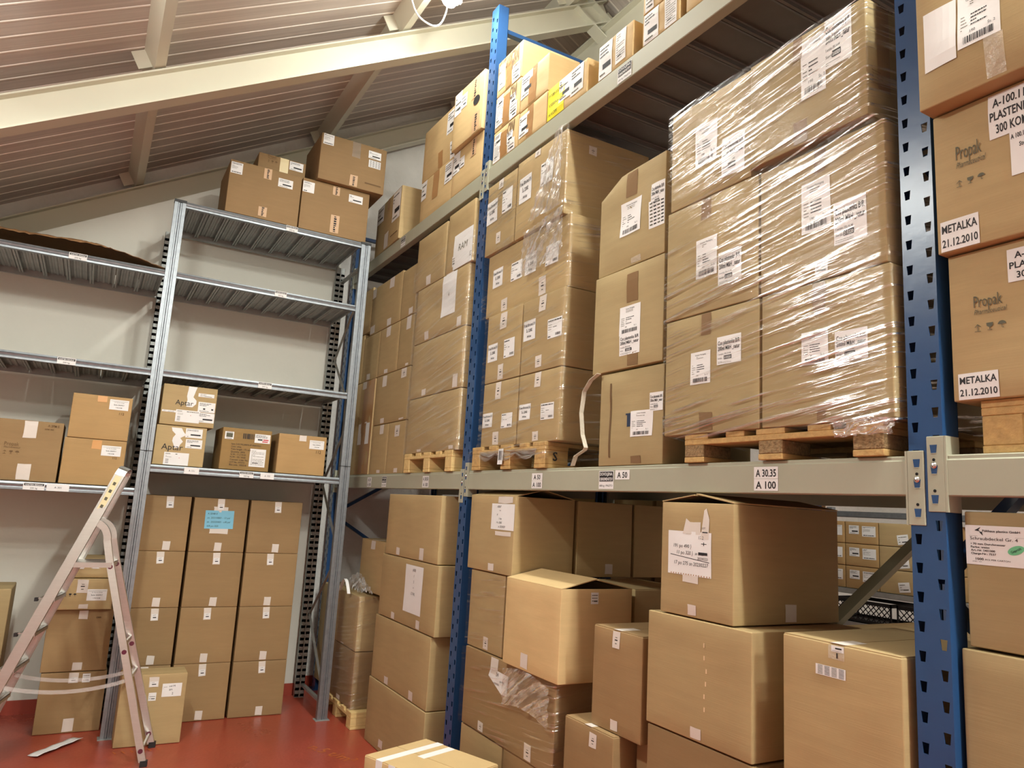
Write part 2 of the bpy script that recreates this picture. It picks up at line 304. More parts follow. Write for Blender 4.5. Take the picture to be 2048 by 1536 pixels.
# ------------------------------------------------------------------ light fixtures
for i, (fx, fy, fl, fw, fp) in enumerate(FIXTURES):
    r = empty('ceiling_light', (fx, fy, rz(fx)))
    tag(r, ['glowing tube lamp on the purlin above the far blue upright', 'tube lamp nearer than the visible one, above the aisle', 'tube lamp over the left of the aisle', 'tube lamp behind the viewer above the aisle', 'tube lamp over the next aisle'][i], 'lamp', None)
    bm = bmesh.new(); h = fl / 2
    pr = [(-.075, 0), (-.075, -.05), (-.055, -.06), (.055, -.06), (.075, -.05), (.075, 0)]
    a = [bm.verts.new((u, -h, v)) for u, v in pr]; c = [bm.verts.new((u, h, v)) for u, v in pr]
    for k in range(6): bm.faces.new((a[k], a[(k + 1) % 6], c[(k + 1) % 6], c[k]))
    bm.faces.new(a[::-1]); bm.faces.new(c)
    box(bm, -.03, .03, h, h + .02, -.05, -.01); box(bm, -.08, -.07, h - .06, h - .03, -.06, 0); box(bm, .07, .08, h - .06, h - .03, -.06, 0)
    bm_obj('housing', bm, M_foam, r)
    bm = bmesh.new(); a = [bm.verts.new((.052 * math.cos(t), -h + .015, -.06 - .045 * math.sin(t))) for t in [math.pi * j / 8 for j in range(9)]]
    c = [bm.verts.new((v.co.x, h - .015, v.co.z)) for v in a]
    for k in range(8): bm.faces.new((a[k], c[k], c[k + 1], a[k + 1]))
    bm.faces.new(a); bm.faces.new(c[::-1])
    bm_obj('diffuser', bm, M_emit, r)
    if i == 0:
        bm = bmesh.new(); pts = [(.0, .62, -.03), (.01, .64, -.09), (-.02, .66, -.19), (-.10, .64, -.24), (-.22, .60, -.22), (-.32, .50, -.12), (-.40, .35, -.06), (-.50, .22, -.12), (-.66, .0, -.22), (-.8, -.3, -.3)]
        P = [Vector(p) for p in pts]; pp = []
        for k in range(len(P) - 1):
            p0, p1, p2, p3 = P[max(k - 1, 0)], P[k], P[k + 1], P[min(k + 2, len(P) - 1)]
            for j in range(5):
                t = j / 5; pp.append(.5 * ((2 * p1) + (p2 - p0) * t + (2 * p0 - 5 * p1 + 4 * p2 - p3) * t * t + (3 * p1 - p0 - 3 * p2 + p3) * t ** 3))
        sweep(bm, pp, circ(.0065, 6)); bm_obj('cable', bm, M_foam, r, True)
bm = bmesh.new(); sweep(bm, [(.13 + .02 * 0 + k * .085, 4.02 + .010 * k, rz(.13 + k * .085) + .15 - .05 * math.sin(math.pi * k / 8)) for k in range(9)], circ(.006, 6))
tag(bm_obj('power_cable', bm, M_greyink, None, True), 'thin grey cable sagging under the roof sheets', 'cable')
# ------------------------------------------------------------------ perforated steel uprights
def slotted(bm, org, ud, vd, W, H, cols, pitch, slot, taper=0.0, mi=0):
    """sheet W x H with two staggered columns of holes; cols = ((u0,u1,phase),...)"""
    org, ud, vd = Vector(org), Vector(ud), Vector(vd)
    lev = [0.0]; n = int(H / pitch)
    marks = []
    for k in range(n):
        for ci, (u0, u1, ph) in enumerate(cols):
            v0 = k * pitch + ph * pitch + .006
            if v0 + slot < H - .01: marks.append((v0, v0 + slot, ci))
    marks.sort(); lv = [(0, None)]
    for v0, v1, ci in marks: lv += [(v0, (ci, 'b')), (v1, (ci, 't'))]
    lv.append((H, None)); us = [0]
    for u0, u1, ph in cols: us += [u0, u1]
    us.append(W); rows = []
    for v, mk in lv:
        uu = list(us)
        if mk and mk[1] == 'b': uu[1 + mk[0] * 2] += taper; uu[2 + mk[0] * 2] -= taper
        rows.append([bm.verts.new(org + ud * u + vd * v) for u in uu])
    for k in range(len(rows) - 1):
        hole = lv[k][1][0] if (lv[k][1] and lv[k][1][1] == 'b') else None
        for j in range(len(us) - 1):
            if hole is not None and j == 1 + hole * 2: continue
            bm.faces.new((rows[k][j], rows[k][j + 1], rows[k + 1][j + 1], rows[k + 1][j])).material_index = mi
def blue_upright(x, y, H, parent, sx=1):
    """x = front face; y0..y0+.095; section depth .07 going sx"""
    bm = bmesh.new(); W = .095
    slotted(bm, (x, y, 0), (0, 1, 0), (0, 0, 1), W, H, ((.008, .027, 0.0), (.065, .084, .5)), .075, .027, .003)
    for yy, dy in ((y, 1), (y + W, -1)):
        box(bm, min(x, x + sx * .072), max(x, x + sx * .072), min(yy, yy + dy * .0025), max(yy, yy + dy * .0025), 0, H)
        box(bm, min(x + sx * .070, x + sx * .072), max(x + sx * .070, x + sx * .072), min(yy, yy + dy * .022), max(yy, yy + dy * .022), 0, H)
    o = bm_obj('upright', bm, M_steelblue, parent); s = o.modifiers.new('t', 'SOLIDIFY'); s.thickness = .0022; s.offset = -1 if sx > 0 else 1
    bm = bmesh.new(); box(bm, min(x - sx * .02, x + sx * .1), max(x - sx * .02, x + sx * .1), y - .015, y + W + .015, .0005, .006)
    bm_obj('base_plate', bm, M_steelblue, parent)
rack = empty('pallet_rack', (2.0, 4.0, 0)); rack.location = (0, 0, 0)
tag(rack, 'tall blue and grey pallet rack running along the right of the photo', 'rack')
UY = [1.142, 3.963, 6.705]      # lower y of each upright frame
XF, XB, HU = 1.952, 3.02, 4.93
for y in UY:
    blue_upright(XF, y, HU if y < 6 else 4.3, rack, 1); blue_upright(XB, y, HU if y < 6 else 4.3, rack, -1)
    z = .25; d = 1; top = (HU if y < 6 else 4.3) - .15; yc = y + .0475
    bars = [((XF + .05, z), (XB - .05, z)), ((XF + .05, top), (XB - .05, top))]
    while z + .85 < top:
        a, c = (XF + .05, XB - .05) if d > 0 else (XB - .05, XF + .05)
        bars.append(((a, z + .04), (c, z + .62))); z += .62; d = -d
    for (a, za), (c, zc) in bars:
        bm = bmesh.new(); bar(bm, (a, yc, za), (c, yc, zc), .028, .04, up=(0, 1, 0)); bm_obj('frame_brace', bm, M_steelblue, rack)
def rack_beam(y0, y1, zt, front=True, h=.105):
    x0 = XF - .004 if front else XB - .046
    bm = bmesh.new(); zb = zt - h
    pr = [(0, zb + .003), (.003, zb), (.05, zb), (.05, zt), (.007, zt), (.004, zt - .003), (.004, zt - .011), (0, zt - .015)]
    if not front: pr = [(.05 - a, b) for a, b in pr][::-1]
    a = [bm.verts.new((x0 + u, y0, v)) for u, v in pr]; c = [bm.verts.new((x0 + u, y1, v)) for u, v in pr]
    for k in range(len(pr)): bm.faces.new((a[k], a[(k + 1) % len(pr)], c[(k + 1) % len(pr)], c[k]))
    bm.faces.new(a[::-1]); bm.faces.new(c); bmesh.ops.recalc_face_normals(bm, faces=bm.faces)
    return bm_obj('beam', bm, M_beam, rack)
def connector(beam, yu, side, zt, front=True):
    """side=-1: beam towards smaller y (its plate on the low-y half of the upright)"""
    bm = bmesh.new(); W = .095; z0, z1 = zt, zt + .2
    a, c = (yu - .004, yu + .043) if side < 0 else (yu + .052, yu + W + .004)
    x0, x1 = (XF - .0062, XF - .0004) if front else (XB + .0004, XB + .0062)
    slotdummy = box(bm, x0, x1, a, c, z0, z1, 0, .0015)
    e = a if side < 0 else c
    xx = (XF - .006, XF + .055) if front else (XB - .055, XB + .006)
    box(bm, xx[0], xx[1], min(e, e + side * .006), max(e, e + side * .006), z0, z1, 0)
    if front:
        ym = (a + c) / 2 - side * .004
        for zz in (z0 + .022, z0 + .10, z0 + .155):
            vs = [bm.verts.new((x0 - .0006, ym + u, zz + v)) for u, v in ((.007, 0), (-.007, 0), (-.010, .022), (.010, .022))]
            f = bm.faces.new(vs[::-1]); f.material_index = 1
            box(bm, x0 - .0015, x0, ym - .0075, ym + .0075, zz - .0018, zz, 0)
        for zz in (z0 + .055, z0 + .137): disc(bm, (x0 - .0003, ym, zz), (-1, 0, 0), .0042, 10, .0005, 2)
        disc(bm, (x0 - .0002, ym, z0 + .122), (-1, 0, 0), .0085, 14, .002, 3, .005)
    o = bm_obj('connector', bm, [M_beam, M_steelblue, M_dark, M_bolt], beam)
bays = [(UY[0] + .099, UY[1] - .004, 1.855, 3.772), (UY[1] + .099, UY[2] - .004, 1.855, 3.772), (-1.6, UY[0] - .004, 1.855, 3.772)]
BEAMS = {}
for bi, (a, c, zl, zu) in enumerate(bays):
    for lev, zt in (('l', zl), ('u', zu)):
        for fr in (True, False):
            o = rack_beam(a, c, zt, fr, .108); BEAMS[(bi, lev, fr)] = o
            connector(o, c + .004, -1, zt - .15, fr)
            if bi < 2: connector(o, a - .099, 1, zt - .187, fr)
        # sheet steel deck panels resting in the beams
        n = int((c - a) / .205); wy = (c - a) / n
        for k in range(n):
            p0 = a + k * wy + .003; p1 = p0 + wy - .006
            bm = bmesh.new(); zt_ = zt - .004
            pr = [(p0 + .010, zt_ - .032), (p0, zt_ - .035), (p0, zt_ - .004), (p0 + .004, zt_), (p0 + .022, zt_), (p0 + .026, zt_ - .006), (p1 - .026, zt_ - .006), (p1 - .022, zt_), (p1 - .004, zt_), (p1, zt_ - .004), (p1, zt_ - .035), (p1 - .010, zt_ - .032)]
            A = [bm.verts.new((XF + .048, y, z)) for y, z in pr]; B_ = [bm.verts.new((XB - .048, y, z)) for y, z in pr]
            for j in range(len(pr) - 1): bm.faces.new((A[j], A[j + 1], B_[j + 1], B_[j]))
            o = bm_obj('deck_panel', bm, M_deck, rack); s = o.modifiers.new('t', 'SOLIDIFY'); s.thickness = .0015; s.offset = -1
# ------------------------------------------------------------------ lettering and decals
_tc = {}
def text_geo(s, bold=False):
    key = (s, bold)
    if key not in _tc:
        cu = D.curves.new('t', 'FONT'); cu.body = s; cu.size = 1; cu.resolution_u = 2
        if bold: cu.offset = .018
        o = D.objects.new('t', cu); me = o.to_mesh()
        vs = [(v.co.x, v.co.y) for v in me.vertices]; fs = [tuple(p.vertices) for p in me.polygons]
        o.to_mesh_clear(); D.objects.remove(o); D.curves.remove(cu)
        _tc[key] = (vs, fs)
    return _tc[key]
class Dec:
    """flat decal drawn in u (right), v (up) metres round its centre"""
    def __init__(self, w, h): self.w, self.h = w, h; self.mats = []; self.P = []
    def mi(self, m):
        if m not in self.mats: self.mats.append(m)
        return self.mats.index(m)
    def rect(self, u0, v0, u1, v1, m, lay=0, nu=1, nv=1):
        us = [u0 + (u1 - u0) * k / nu for k in range(nu + 1)]; vs = [v0 + (v1 - v0) * k / nv for k in range(nv + 1)]
        V = [(u, v) for v in vs for u in us]
        F = [(j * (nu + 1) + i, j * (nu + 1) + i + 1, (j + 1) * (nu + 1) + i + 1, (j + 1) * (nu + 1) + i) for j in range(nv) for i in range(nu)]
        self.P.append((V, F, self.mi(m), lay))
    def full(self, m, nu=5, nv=5): self.rect(-self.w / 2, -self.h / 2, self.w / 2, self.h / 2, m, 0, nu, nv)
    def poly(self, pts, m, lay=0): self.P.append((list(pts), [tuple(range(len(pts)))], self.mi(m), lay))
    def text(self, s, u, v, h, m, al='l', maxw=None, bold=False, lay=1, shear=0.0, fit=False):
        V, F = text_geo(s, bold)
        if not V: return
        x0 = min(a for a, b in V); x1 = max(a for a, b in V); k = h / .72; kx = k
        if maxw and (fit or (x1 - x0) * k > maxw): kx = maxw / (x1 - x0)
        ox = {'l': u - x0 * kx, 'c': u - (x0 + x1) / 2 * kx, 'r': u - x1 * kx}[al]
        self.P.append(([(a * kx + ox + b * k * shear, b * k + v) for a, b in V], F, self.mi(m), lay))
    def lines(self, u0, u1, v0, v1, n, m, seed=0, th=.35):
        r = random.Random(seed)
        for k in range(n):
            v = v1 - (v1 - v0) * (k + .5) / n; t = (v1 - v0) / n * th; u = u0
            while u < u1:
                l = r.uniform(.04, .2) * (u1 - u0)
                self.rect(u, v - t / 2, min(u + l, u1), v + t / 2, m, 1); u += l + .03 * (u1 - u0)
                if r.random() < .12: break
    def bars(self, u0, u1, v0, v1, n, m, seed=0):
        r = random.Random(seed); u = u0; s = (u1 - u0) / (n * 2)
        while u < u1:
            l = s * r.choice((.6, 1, 1.8)); self.rect(u, v0, min(u + l, u1), v1, m, 1); u += l + s * r.choice((.6, 1, 1.4))
    def build(self, name, parent, mapf, label=None):
        bm = bmesh.new()
        for V, F, mi, lay in self.P:
            vs = [bm.verts.new(mapf(u, v, .0012 + lay * .0006)) for u, v in V]
            for f in F:
                try: bm.faces.new([vs[i] for i in f]).material_index = mi
                except ValueError: pass
        o = bm_obj(name, bm, self.mats, parent)
        if label: o['label'] = label
        return o
def arrows(d, u, v, s, m):
    """this-way-up arrow, glass and umbrella"""
    def R(a, b, c, e): d.rect(u + a * s, v + b * s, u + c * s, v + e * s, m, 1)
    R(-1.95, -.5, -1.15, -.42); R(-1.58, -.42, -1.5, .45)
    for g in (-1, 1): d.poly([(u + (-1.54) * s, v + .55 * s), (u + (-1.54) * s, v + .42 * s), (u + (-1.54 + g * .38) * s, v + .06 * s), (u + (-1.54 + g * .38) * s, v + .18 * s)][::g], m, 1)
    d.poly([(u - .42 * s, v + .5 * s), (u - .38 * s, v + .1 * s), (u - .15 * s, v - .08 * s), (u + .15 * s, v - .08 * s), (u + .38 * s, v + .1 * s), (u + .42 * s, v + .5 * s)], m, 1)
    R(-.05, -.45, .05, -.05); R(-.3, -.5, .3, -.43)
    d.poly([(u + (1.5 + .5 * math.cos(t)) * s, v + (.05 + .48 * math.sin(t)) * s) for t in [math.pi * k / 10 for k in range(11)]], m, 1)
    R(1.47, -.4, 1.54, .1); R(1.54, -.47, 1.7, -.4); R(1.64, -.4, 1.70, -.3)
def make_decal(st, w, h, seed):
    d = Dec(w, h); r = random.Random(seed); nm, lb = 'label', None; W2, H2 = w / 2, h / 2
    T = {'tape': M_tapew, 'tapesm': M_tapew, 'tapew': M_tapew, 'tapep': M_tapew, 'tapeb': M_tapew, 'btape': M_btape, 'graytape': M_gtape, 'graytapebig': M_gtape, 'cleartape': M_ctape,
         'otape': M_otape, 'cream': M_cream, 'printtape': M_otape, 'creasetape': M_btape, 'labtape': M_ctape, 'film': M_crump}
    if st in T:
        nm = 'tape_strip'; mt = T[st]
        j = lambda: r.uniform(-.04, .04) * w
        n = 4; V = []
        for k in range(n + 1):
            v = -H2 + h * k / n; V += [(-W2 + (j() if k in (0, n) else 0), v + (r.uniform(-.02, .02) * w)), (0, v), (W2, v + (r.uniform(-.04, .04) * w if k in (0, n) else 0))]
        F = [(k * 3 + i, k * 3 + i + 1, k * 3 + i + 4, k * 3 + i + 3) for k in range(n) for i in (0, 1)]
        d.P.append((V, F, d.mi(mt), 0))
        if st in ('tapep', 'tapeb'):
            d.rect(-w * .18, -h * .05, w * .2, h * .02, M_ink, 1); d.rect(-w * .12, h * .12, w * .15, h * .16, M_greyink, 1); d.rect(-w * .12, -h * .25, w * .12, -h * .2, M_greyink, 1)
        if st == 'tapesm':
            d.rect(-W2 * .8, -H2 * .9, W2 * .85, H2 * .1, M_paper, 1); d.rect(-w * .2, -h * .28, w * .24, -h * .2, M_ink, 2); d.text('LOT', -w * .2, -h * .1, h * .09, M_greyink, 'l', lay=2)
        if st == 'printtape':
            d.mats[0] = plain_cache('pale_print_tape', 'C6A27C')
            k = -H2 + h * .06
            while k < H2 - h * .1:
                l = r.uniform(.04, .11) * h; d.rect(-w * .12, k, w * r.uniform(.05, .2), k + l, M_ink, 1); k += l + .04 * h
        if st == 'creasetape': d.rect(-w * .1, -H2, w * .1, H2, M_edge, 1)
        if st == 'labtape':
            d.rect(-W2 * .6, H2 * .1, W2 * .95, H2, M_paper, 1); d.rect(-w * .05, h * .25, w * .35, h * .36, M_ink, 2); d.rect(-w * .25, h * .12, w * .35, h * .14, M_greyink, 2); d.rect(w * .02, -h * .4, w * .1, -h * .02, M_ink, 2)
        if st == 'film': nm = 'film_scrap'
        return d, nm, lb
    if st.startswith('t:'):
        d.text(st[2:], 0, -H2, h, M_brink if 'LAST' not in st else M_ink, 'c', w * 1.05, True); return d, 'print', None
    if st.startswith('T:'):
        d.text(st[2:], 0, -H2 * .55, h * .68, M_ink, 'c', w, False); return d, 'print', 'large dark brown brand lettering'
    if st == 'addr':
        for k, t in enumerate(['Bernardinova', 'Tel: +386 1 1002', 'Fax: +386 1 8965', 'sales@plastic', 'www.plastic']): d.text(t, -W2, H2 - h * (.2 * k + .17), h * .11, M_brink, 'l', w * (1 if k < 3 else .8), True)
        return d, 'print', None
    if st in ('propak', 'propaks'):
        m = M_greyink if st == 'propak' else M_brink
        d.text('Propak', -W2 * .95, H2 * .45, h * .28, m, 'l', w * .85); d.text('Pharmaceutical', -W2 * .95, H2 * .12, h * .12, m, 'l', w * .95, shear=.2)
        arrows(d, -w * .02, -h * .25, min(w / 4.2, h * .42), m); return d, 'print', None
    if st == 'symbols': arrows(d, 0, 0, w / 4.4, M_ink); return d, 'print', None
    if st == 'printrows':
        for k, t in enumerate(['Item: S 415 MC200076 SF ANAVOLO', 'Color: white', 'Tube length: 175 mm', 'Quantity: 2000', 'G.W.: 11,2 KGS', 'N.W.: 10,1 KGS', 'Convent order No.', 'LOT No.: HT0721', 'Box code: 1000218']): d.text(t, -W2, H2 - h * (.111 * k + .09), h * .07, M_brink if 0 else M_ink, 'l', w * [1.5, .5, 1, .75, .8, .8, .95, .75, .85][k])
        return d, 'print', None
    if st == 'barc': d.bars(-W2, W2, -H2, H2, 12, M_ink, seed); return d, 'print', None
    if st == 'slit': d.rect(-W2, -.006, W2, .004, M_brink, 0, 4, 1); return d, 'hand_slot', None
    if st == 'handhole':
        d.poly([(W2 * .9 * math.cos(t), H2 * .7 * math.sin(t)) for t in [2 * math.pi * k / 12 for k in range(12)]], M_dark, 1); return d, 'hand_hole', None
    if st == 'crease':
        d.rect(-.006, -H2, .006, H2, M_brink, 0, 1, 6); return d, 'crease', 'dark vertical crease'
    if st == 'blue': d.full(M_navy, 1, 1); d.rect(-W2 * 1.8, H2 * .75, W2, H2, M_navy, 0); return d, 'sticker', 'dark blue scrap behind the label'
    if st in ('glue', 'ink_smudge', 'dots'):
        mt = {'glue': M_paleglue, 'ink_smudge': M_paleglue, 'dots': M_paleglue}[st]
        for k in range(6): u, v = r.uniform(-W2, W2) * .8, -H2 + h * (k + .5) / 6; s = (w * .12 if st != 'dots' else .003); d.rect(u - s, v - h * .03, u + s, v + h * .03, mt)
        return d, 'scuff', None
    if st in ('torn',):
        n = 6; L_ = [(-W2 * r.uniform(.3, 1), -H2 + h * k / n) for k in range(n + 1)]; R_ = [(W2 * r.uniform(.2, 1), -H2 + h * k / n) for k in range(n + 1)]
        d.poly(L_ + R_[::-1][:], M_tapew) if 0 else [d.poly([L_[k], R_[k], R_[k + 1], L_[k + 1]], M_paper) for k in range(n)]
        return d, 'torn_tape', None
    if st in ('yellow', 'bluenote'):
        mt = M_yel if st == 'yellow' else M_blue; d.full(mt); ls = ['P 100-117-1', 'VSEBINA 200', '14 KOM'] if st == 'yellow' else ['A 5048 E', 'sn. 20210883 - 13 pal', 'sn. 20220483 - s/8 pal', '4/8 po 320']
        for k, t in enumerate(ls): d.text(t, -W2 * .85, H2 - h * (.9 * (k + 1) / len(ls)), h * .1, M_ink, 'l', w * .9, shear=.15)
        return d, 'note', {'yellow': 'bright yellow note', 'bluenote': 'light blue handwritten note'}[st]
    if st.startswith('note'):
        nm = 'note'; lb = 'white handwritten note'
        if st == 'note_c':
            d.full(M_paper, 6, 6); th = h * .085
            d.text('191 po 490 }', -w * .36, h * .12, th, M_ink, 'l', w * .48, shear=.1); d.text('11 po 320 }', -w * .28, -h * .03, th, M_ink, 'l', w * .40, shear=.1)
            d.text('sn 2023', w * .14, -h * .02, th * .8, M_ink, 'l', w * .3, shear=.1); d.rect(w * .22, -h * .01, w * .42, h * .05, M_ink, 2); d.text('20230223', w * .2, -h * .12, th * .7, M_ink, 'l', w * .26)
            d.poly([(-w * .44, -h * .06), (w * .46, -h * .17), (w * .46, -h * .155), (-w * .44, -h * .045)], M_ink, 1)
            d.text('17 po 275 sn 20230227', -w * .34, -h * .27, th, M_ink, 'l', w * .8, shear=.1)
            d.text('17.2', w * .22, h * .34, th * .9, M_ink, 'l', w * .2); d.rect(w * .33, h * .2, w * .345, h * .28, M_ink, 1); d.rect(w * .28, h * .235, w * .40, h * .25, M_ink, 1)
            for k in range(16): u = -W2 * .85 + w * .88 * k / 15; d.rect(u, -H2 + .001, u + w * .02, -H2 + h * .035, M_edge, 1)
            # torn tape scraps standing above the sheet
            for (a, b, c) in ((-.05, .2, .78), (.3, .43, 1.2)):
                d.poly([(w * a - w * .1, H2 * .9), (w * a + w * .1, H2 * .9), (w * a + w * .06, H2 + h * .22), (w * a - w * .03, H2 + h * .3)] if a < 0 else [(w * .26, H2 * .7), (w * .44, H2 * .7), (w * .45, H2 + h * .3), (w * .38, H2 + h * .55), (w * .33, H2 + h * .5)], M_tapew, 1)
            d.text('LOT', w * .29, H2 * 1.15, h * .045, M_ink, 'l', lay=2); d.rect(w * .3, H2 * .98, w * .42, H2 * 1.03, M_ink, 2)
            return d, nm, 'torn squared sheet with handwritten numbers'
        if st == 'note_b':
            d.rect(-W2 * .85, 0, -W2 * .1, H2, M_tapew, 0, 2, 3); d.poly([(-W2, -h * .1), (W2 * .35, -H2), (W2 * .9, -H2 * .97), (W2, h * .12), (-W2 * .8, h * .17)], M_paper, .5); d.text('24', -w * .05, -h * .02, h * .12, M_ink, 'c'); d.text('po 480', w * .1, -h * .16, h * .07, M_ink, 'l', w * .3); d.text('sn 20230206', -w * .1, -h * .28, h * .06, M_ink, 'c', w * .6)
            return d, nm, lb
        d.full(M_paper)
        ls = {'note_a': ['A5067', '==', '#', '1 kos', '14 x 2065', 'sn 2023029'], 'note_d': ['(450)', '1', '5', '=', '12 PAL']}[st]
        for k, t in enumerate(ls): d.text(t, 0 if st == 'note_d' else -w * .25 + (k % 2) * w * .1, H2 - h * (.62 if st == 'note_d' else .92) * (k + 1) / len(ls), h * .085 if st == 'note_a' else h * .06, M_ink, 'c' if st == 'note_d' else 'l', w * .6, shear=.15)
        return d, nm, lb
    if st in ('sheetbig', 'sheetlong'):
        d.full(M_paper)
        if st == 'sheetbig': d.text('RAM', 0, -h * .02, h * .2, M_greyink, 'c', w * .45, shear=.15)
        else: d.text('6', 0, -h * .04, h * .09, M_greyink, 'c'); d.rect(-w * .3, H2, w * .25, H2 * 1.12, M_tapew)
        return d, 'paper_sheet', None
    if st == 'blank': d.full(M_paper); return d, nm, 'blank white label'
    if st == 'ablank': d.full(M_paper); d.text('A 100.118', -W2 * .92, H2 * .68, h * .11, M_ink, 'l', w * .6, True); d.text('Stevilka', -W2 * .4, H2 * .25, h * .1, M_ink, 'l', w * .5, True); return d, nm, None
    if st == 'metalka': d.full(M_paper); d.text('METALKA', 0, h * .1, h * .27, M_ink, 'c', w * .92, True, fit=True); d.text('21.12.2010', 0, -h * .36, h * .26, M_ink, 'c', w * .92, True, fit=True); return d, nm, None
    if st == 'kom': d.full(M_paper); d.text('A-100.118', 0, h * .2, h * .2, M_ink, 'c', w * .8, True); d.text('PLASTENKA', 0, -h * .1, h * .2, M_ink, 'c', w * .93, True); d.text('300 KOM.', 0, -h * .4, h * .2, M_ink, 'c', w * .7, True); return d, nm, None
    if st == 'fuelt':
        d.full(M_paper, 6, 6)
        d.poly([(-w * .38, h * .37), (-w * .30, h * .46), (-w * .33, h * .38), (-w * .30, h * .34)], M_ink, 1); d.poly([(-w * .32, h * .33), (-w * .285, h * .34), (-w * .275, h * .24)], M_ink, 1)
        d.text('Fülthaus plastics GmbH', -w * .28, h * .34, h * .055, M_ink, 'l', w * .45, True, fit=True); d.rect(-w * .45, h * .225, w * .47, h * .229, M_greyink, 1)
        d.text('Schraubdeckel Gr. 4', -w * .44, h * .13, h * .08, M_ink, 'l', w * .58, fit=True)
        for k, t in enumerate(['\u2022 70 mm Durchmesser', 'Farbe: weiss', 'Art.-Nr. S401000', 'Charge-Nr.: 7537']): d.text(t, -w * .435, h * (.005 - .082 * k), h * .05, M_ink, 'l', w * [.43, .235, .30, .31][k], True, fit=True)
        d.text('1000', -w * .38, -h * .38, h * .06, M_ink, 'l', w * .1, True, fit=True); d.text('PCS PER CARTON', -w * .26, -h * .38, h * .04, M_ink, 'l', w * .30, fit=True)
        d.text('LIEF-NR.: 1   88441', -w * .42, -h * .43, h * .022, M_ink, 'l', w * .3)
        d.poly([(w * .114 + w * .1 * math.cos(t) * .98 - h * .0 * math.sin(t), -h * .08 + h * .11 * math.sin(t) + h * .05 * math.cos(t)) for t in [2 * math.pi * k / 24 for k in range(24)]], M_grn, 1)
        V, F = text_geo('Geprüft', False); k = h * .1; x0 = max(a for a, b in V) / 2; ca, sa = math.cos(.45), math.sin(.45)
        d.P.append(([(w * .114 + ((a - x0) * ca - (b - .3) * sa) * k * .85, -h * .08 + ((a - x0) * sa + (b - .3) * ca) * k * .85) for a, b in V], F, d.mi(M_ink), 2))
        return d, nm, 'large white printed label with a green oval sticker'
    # small printed labels -------------------------------------------------
    d.full(M_paper, 8, 8)
    if st == 'ship':
        d.text('Greiner Packaging', 0, h * .38, h * .045, M_ink, 'c', w * .6); d.lines(-w * .2, w * .15, h * .27, h * .36, 2, M_greyink, seed); d.lines(-w * .42, -w * .25, -h * .2, h * .12, 5, M_greyink, seed + 1, .25)
        d.lines(-w * .18, w * .2, -h * .15, h * .12, 4, M_ink, seed + 2, .35); d.text('190', -w * .2, -h * .26, h * .05, M_ink); d.text('Št. 2', w * .22, -h * .26, h * .05, M_ink)
        d.bars(-w * .36, w * .36, -h * .44, -h * .31, 22, M_ink, seed)
    elif st == 'cos':
        d.text('Cos plastenka B/R', -W2 * .9, h * .2, h * .15, M_ink, 'l', w * .9, True); d.text('200ml M&H _natur', -W2 * .9, h * .0, h * .15, M_ink, 'l', w * .9, True)
        d.text('S serijska: 395.14 HK', -W2 * .9, -h * .16, h * .06, M_ink, 'l', w * .55); d.rect(-w * .2, -h * .33, w * .12, -h * .2, M_ink, 1); d.text('310320', -w * .04, -h * .31, h * .08, M_paper, 'c', w * .28, True, 2)
        d.text('Serija:', -W2 * .9, -h * .3, h * .06, M_ink); d.lines(-W2 * .9, w * .1, -h * .46, -h * .38, 2, M_greyink, seed, .3)
    elif st == 'grid':
        for i in range(4):
            u = -W2 * .85 + w * .85 * i / 3.6
            for k in range(7): v = H2 * .85 - h * .9 * k / 7; d.rect(u, v - h * .05, u + w * .17, v, M_ink if i % 2 else M_greyink, 1)
    elif st == 'label_p':
        d.text('Pl. bela 500 ml mat fi 24', 0, h * .2, h * .15, M_ink, 'c', w * .92, True); d.text('Šs. 22082', 0, -h * .08, h * .15, M_ink, 'c', w * .5, True); d.text('144 kos', 0, -h * .36, h * .13, M_ink, 'c', w * .35, True)
    elif st == 'label_s':
        d.lines(-W2 * .9, W2 * .9, h * .34, h * .44, 1, M_ink, seed, .6); d.lines(-W2 * .9, -W2 * .4, -h * .1, h * .25, 3, M_greyink, seed, .25); d.lines(-w * .1, w * .15, 0, h * .1, 1, M_ink, seed, .3)
        d.bars(w * .08, w * .42, -h * .4, -h * .27, 12, M_ink, seed); d.lines(-W2 * .9, -w * .2, -h * .45, -h * .36, 1, M_ink, seed + 3, .6)
    elif st == 'label3':
        d.rect(-W2 * .9, h * .34, W2 * .9, h * .36, M_greyink, 1); d.text('PL TUL FL 5 FU30', 0, h * .18, h * .08, M_ink, 'c', w * .6); d.text('Šarža: 2502F017', 0, -h * .06, h * .1, M_ink, 'c', w * .65, True); d.text('1.700 KOM', 0, -h * .32, h * .09, M_ink, 'c', w * .45, True)
    elif st == 'label_h':
        d.text('od M', 0, h * .22, h * .16, M_ink, 'c'); d.text('BPI', -w * .06, -h * .05, h * .14, M_ink, 'c'); d.text('2', w * .05, -h * .35, h * .18, M_ink, 'c'); d.lines(-W2 * .9, -w * .25, h * .05, h * .3, 2, M_greyink, seed, .2)
    elif st == 'label_red':
        d.lines(-W2 * .9, w * .3, h * .05, h * .42, 3, M_ink, seed, .4); d.rect(-w * .3, -h * .2, 0, -h * .05, M_ink, 1); d.rect(w * .05, -h * .18, w * .4, -h * .06, M_red, 1); d.rect(0, -h * .38, w * .36, -h * .27, M_red, 1)
    elif st == 'form':
        d.rect(-W2 * .9, h * .36, -w * .25, h * .4, M_greyink, 1); d.lines(-w * .05, W2 * .9, h * .34, h * .42, 1, M_greyink, seed, .7); d.lines(-W2 * .85, -w * .2, h * .08, h * .26, 2, M_greyink, seed, .25)
        for k in range(4): d.rect(-W2 * .85, -h * (.08 + .1 * k), -w * .3, -h * (.05 + .1 * k), M_ink, 1)
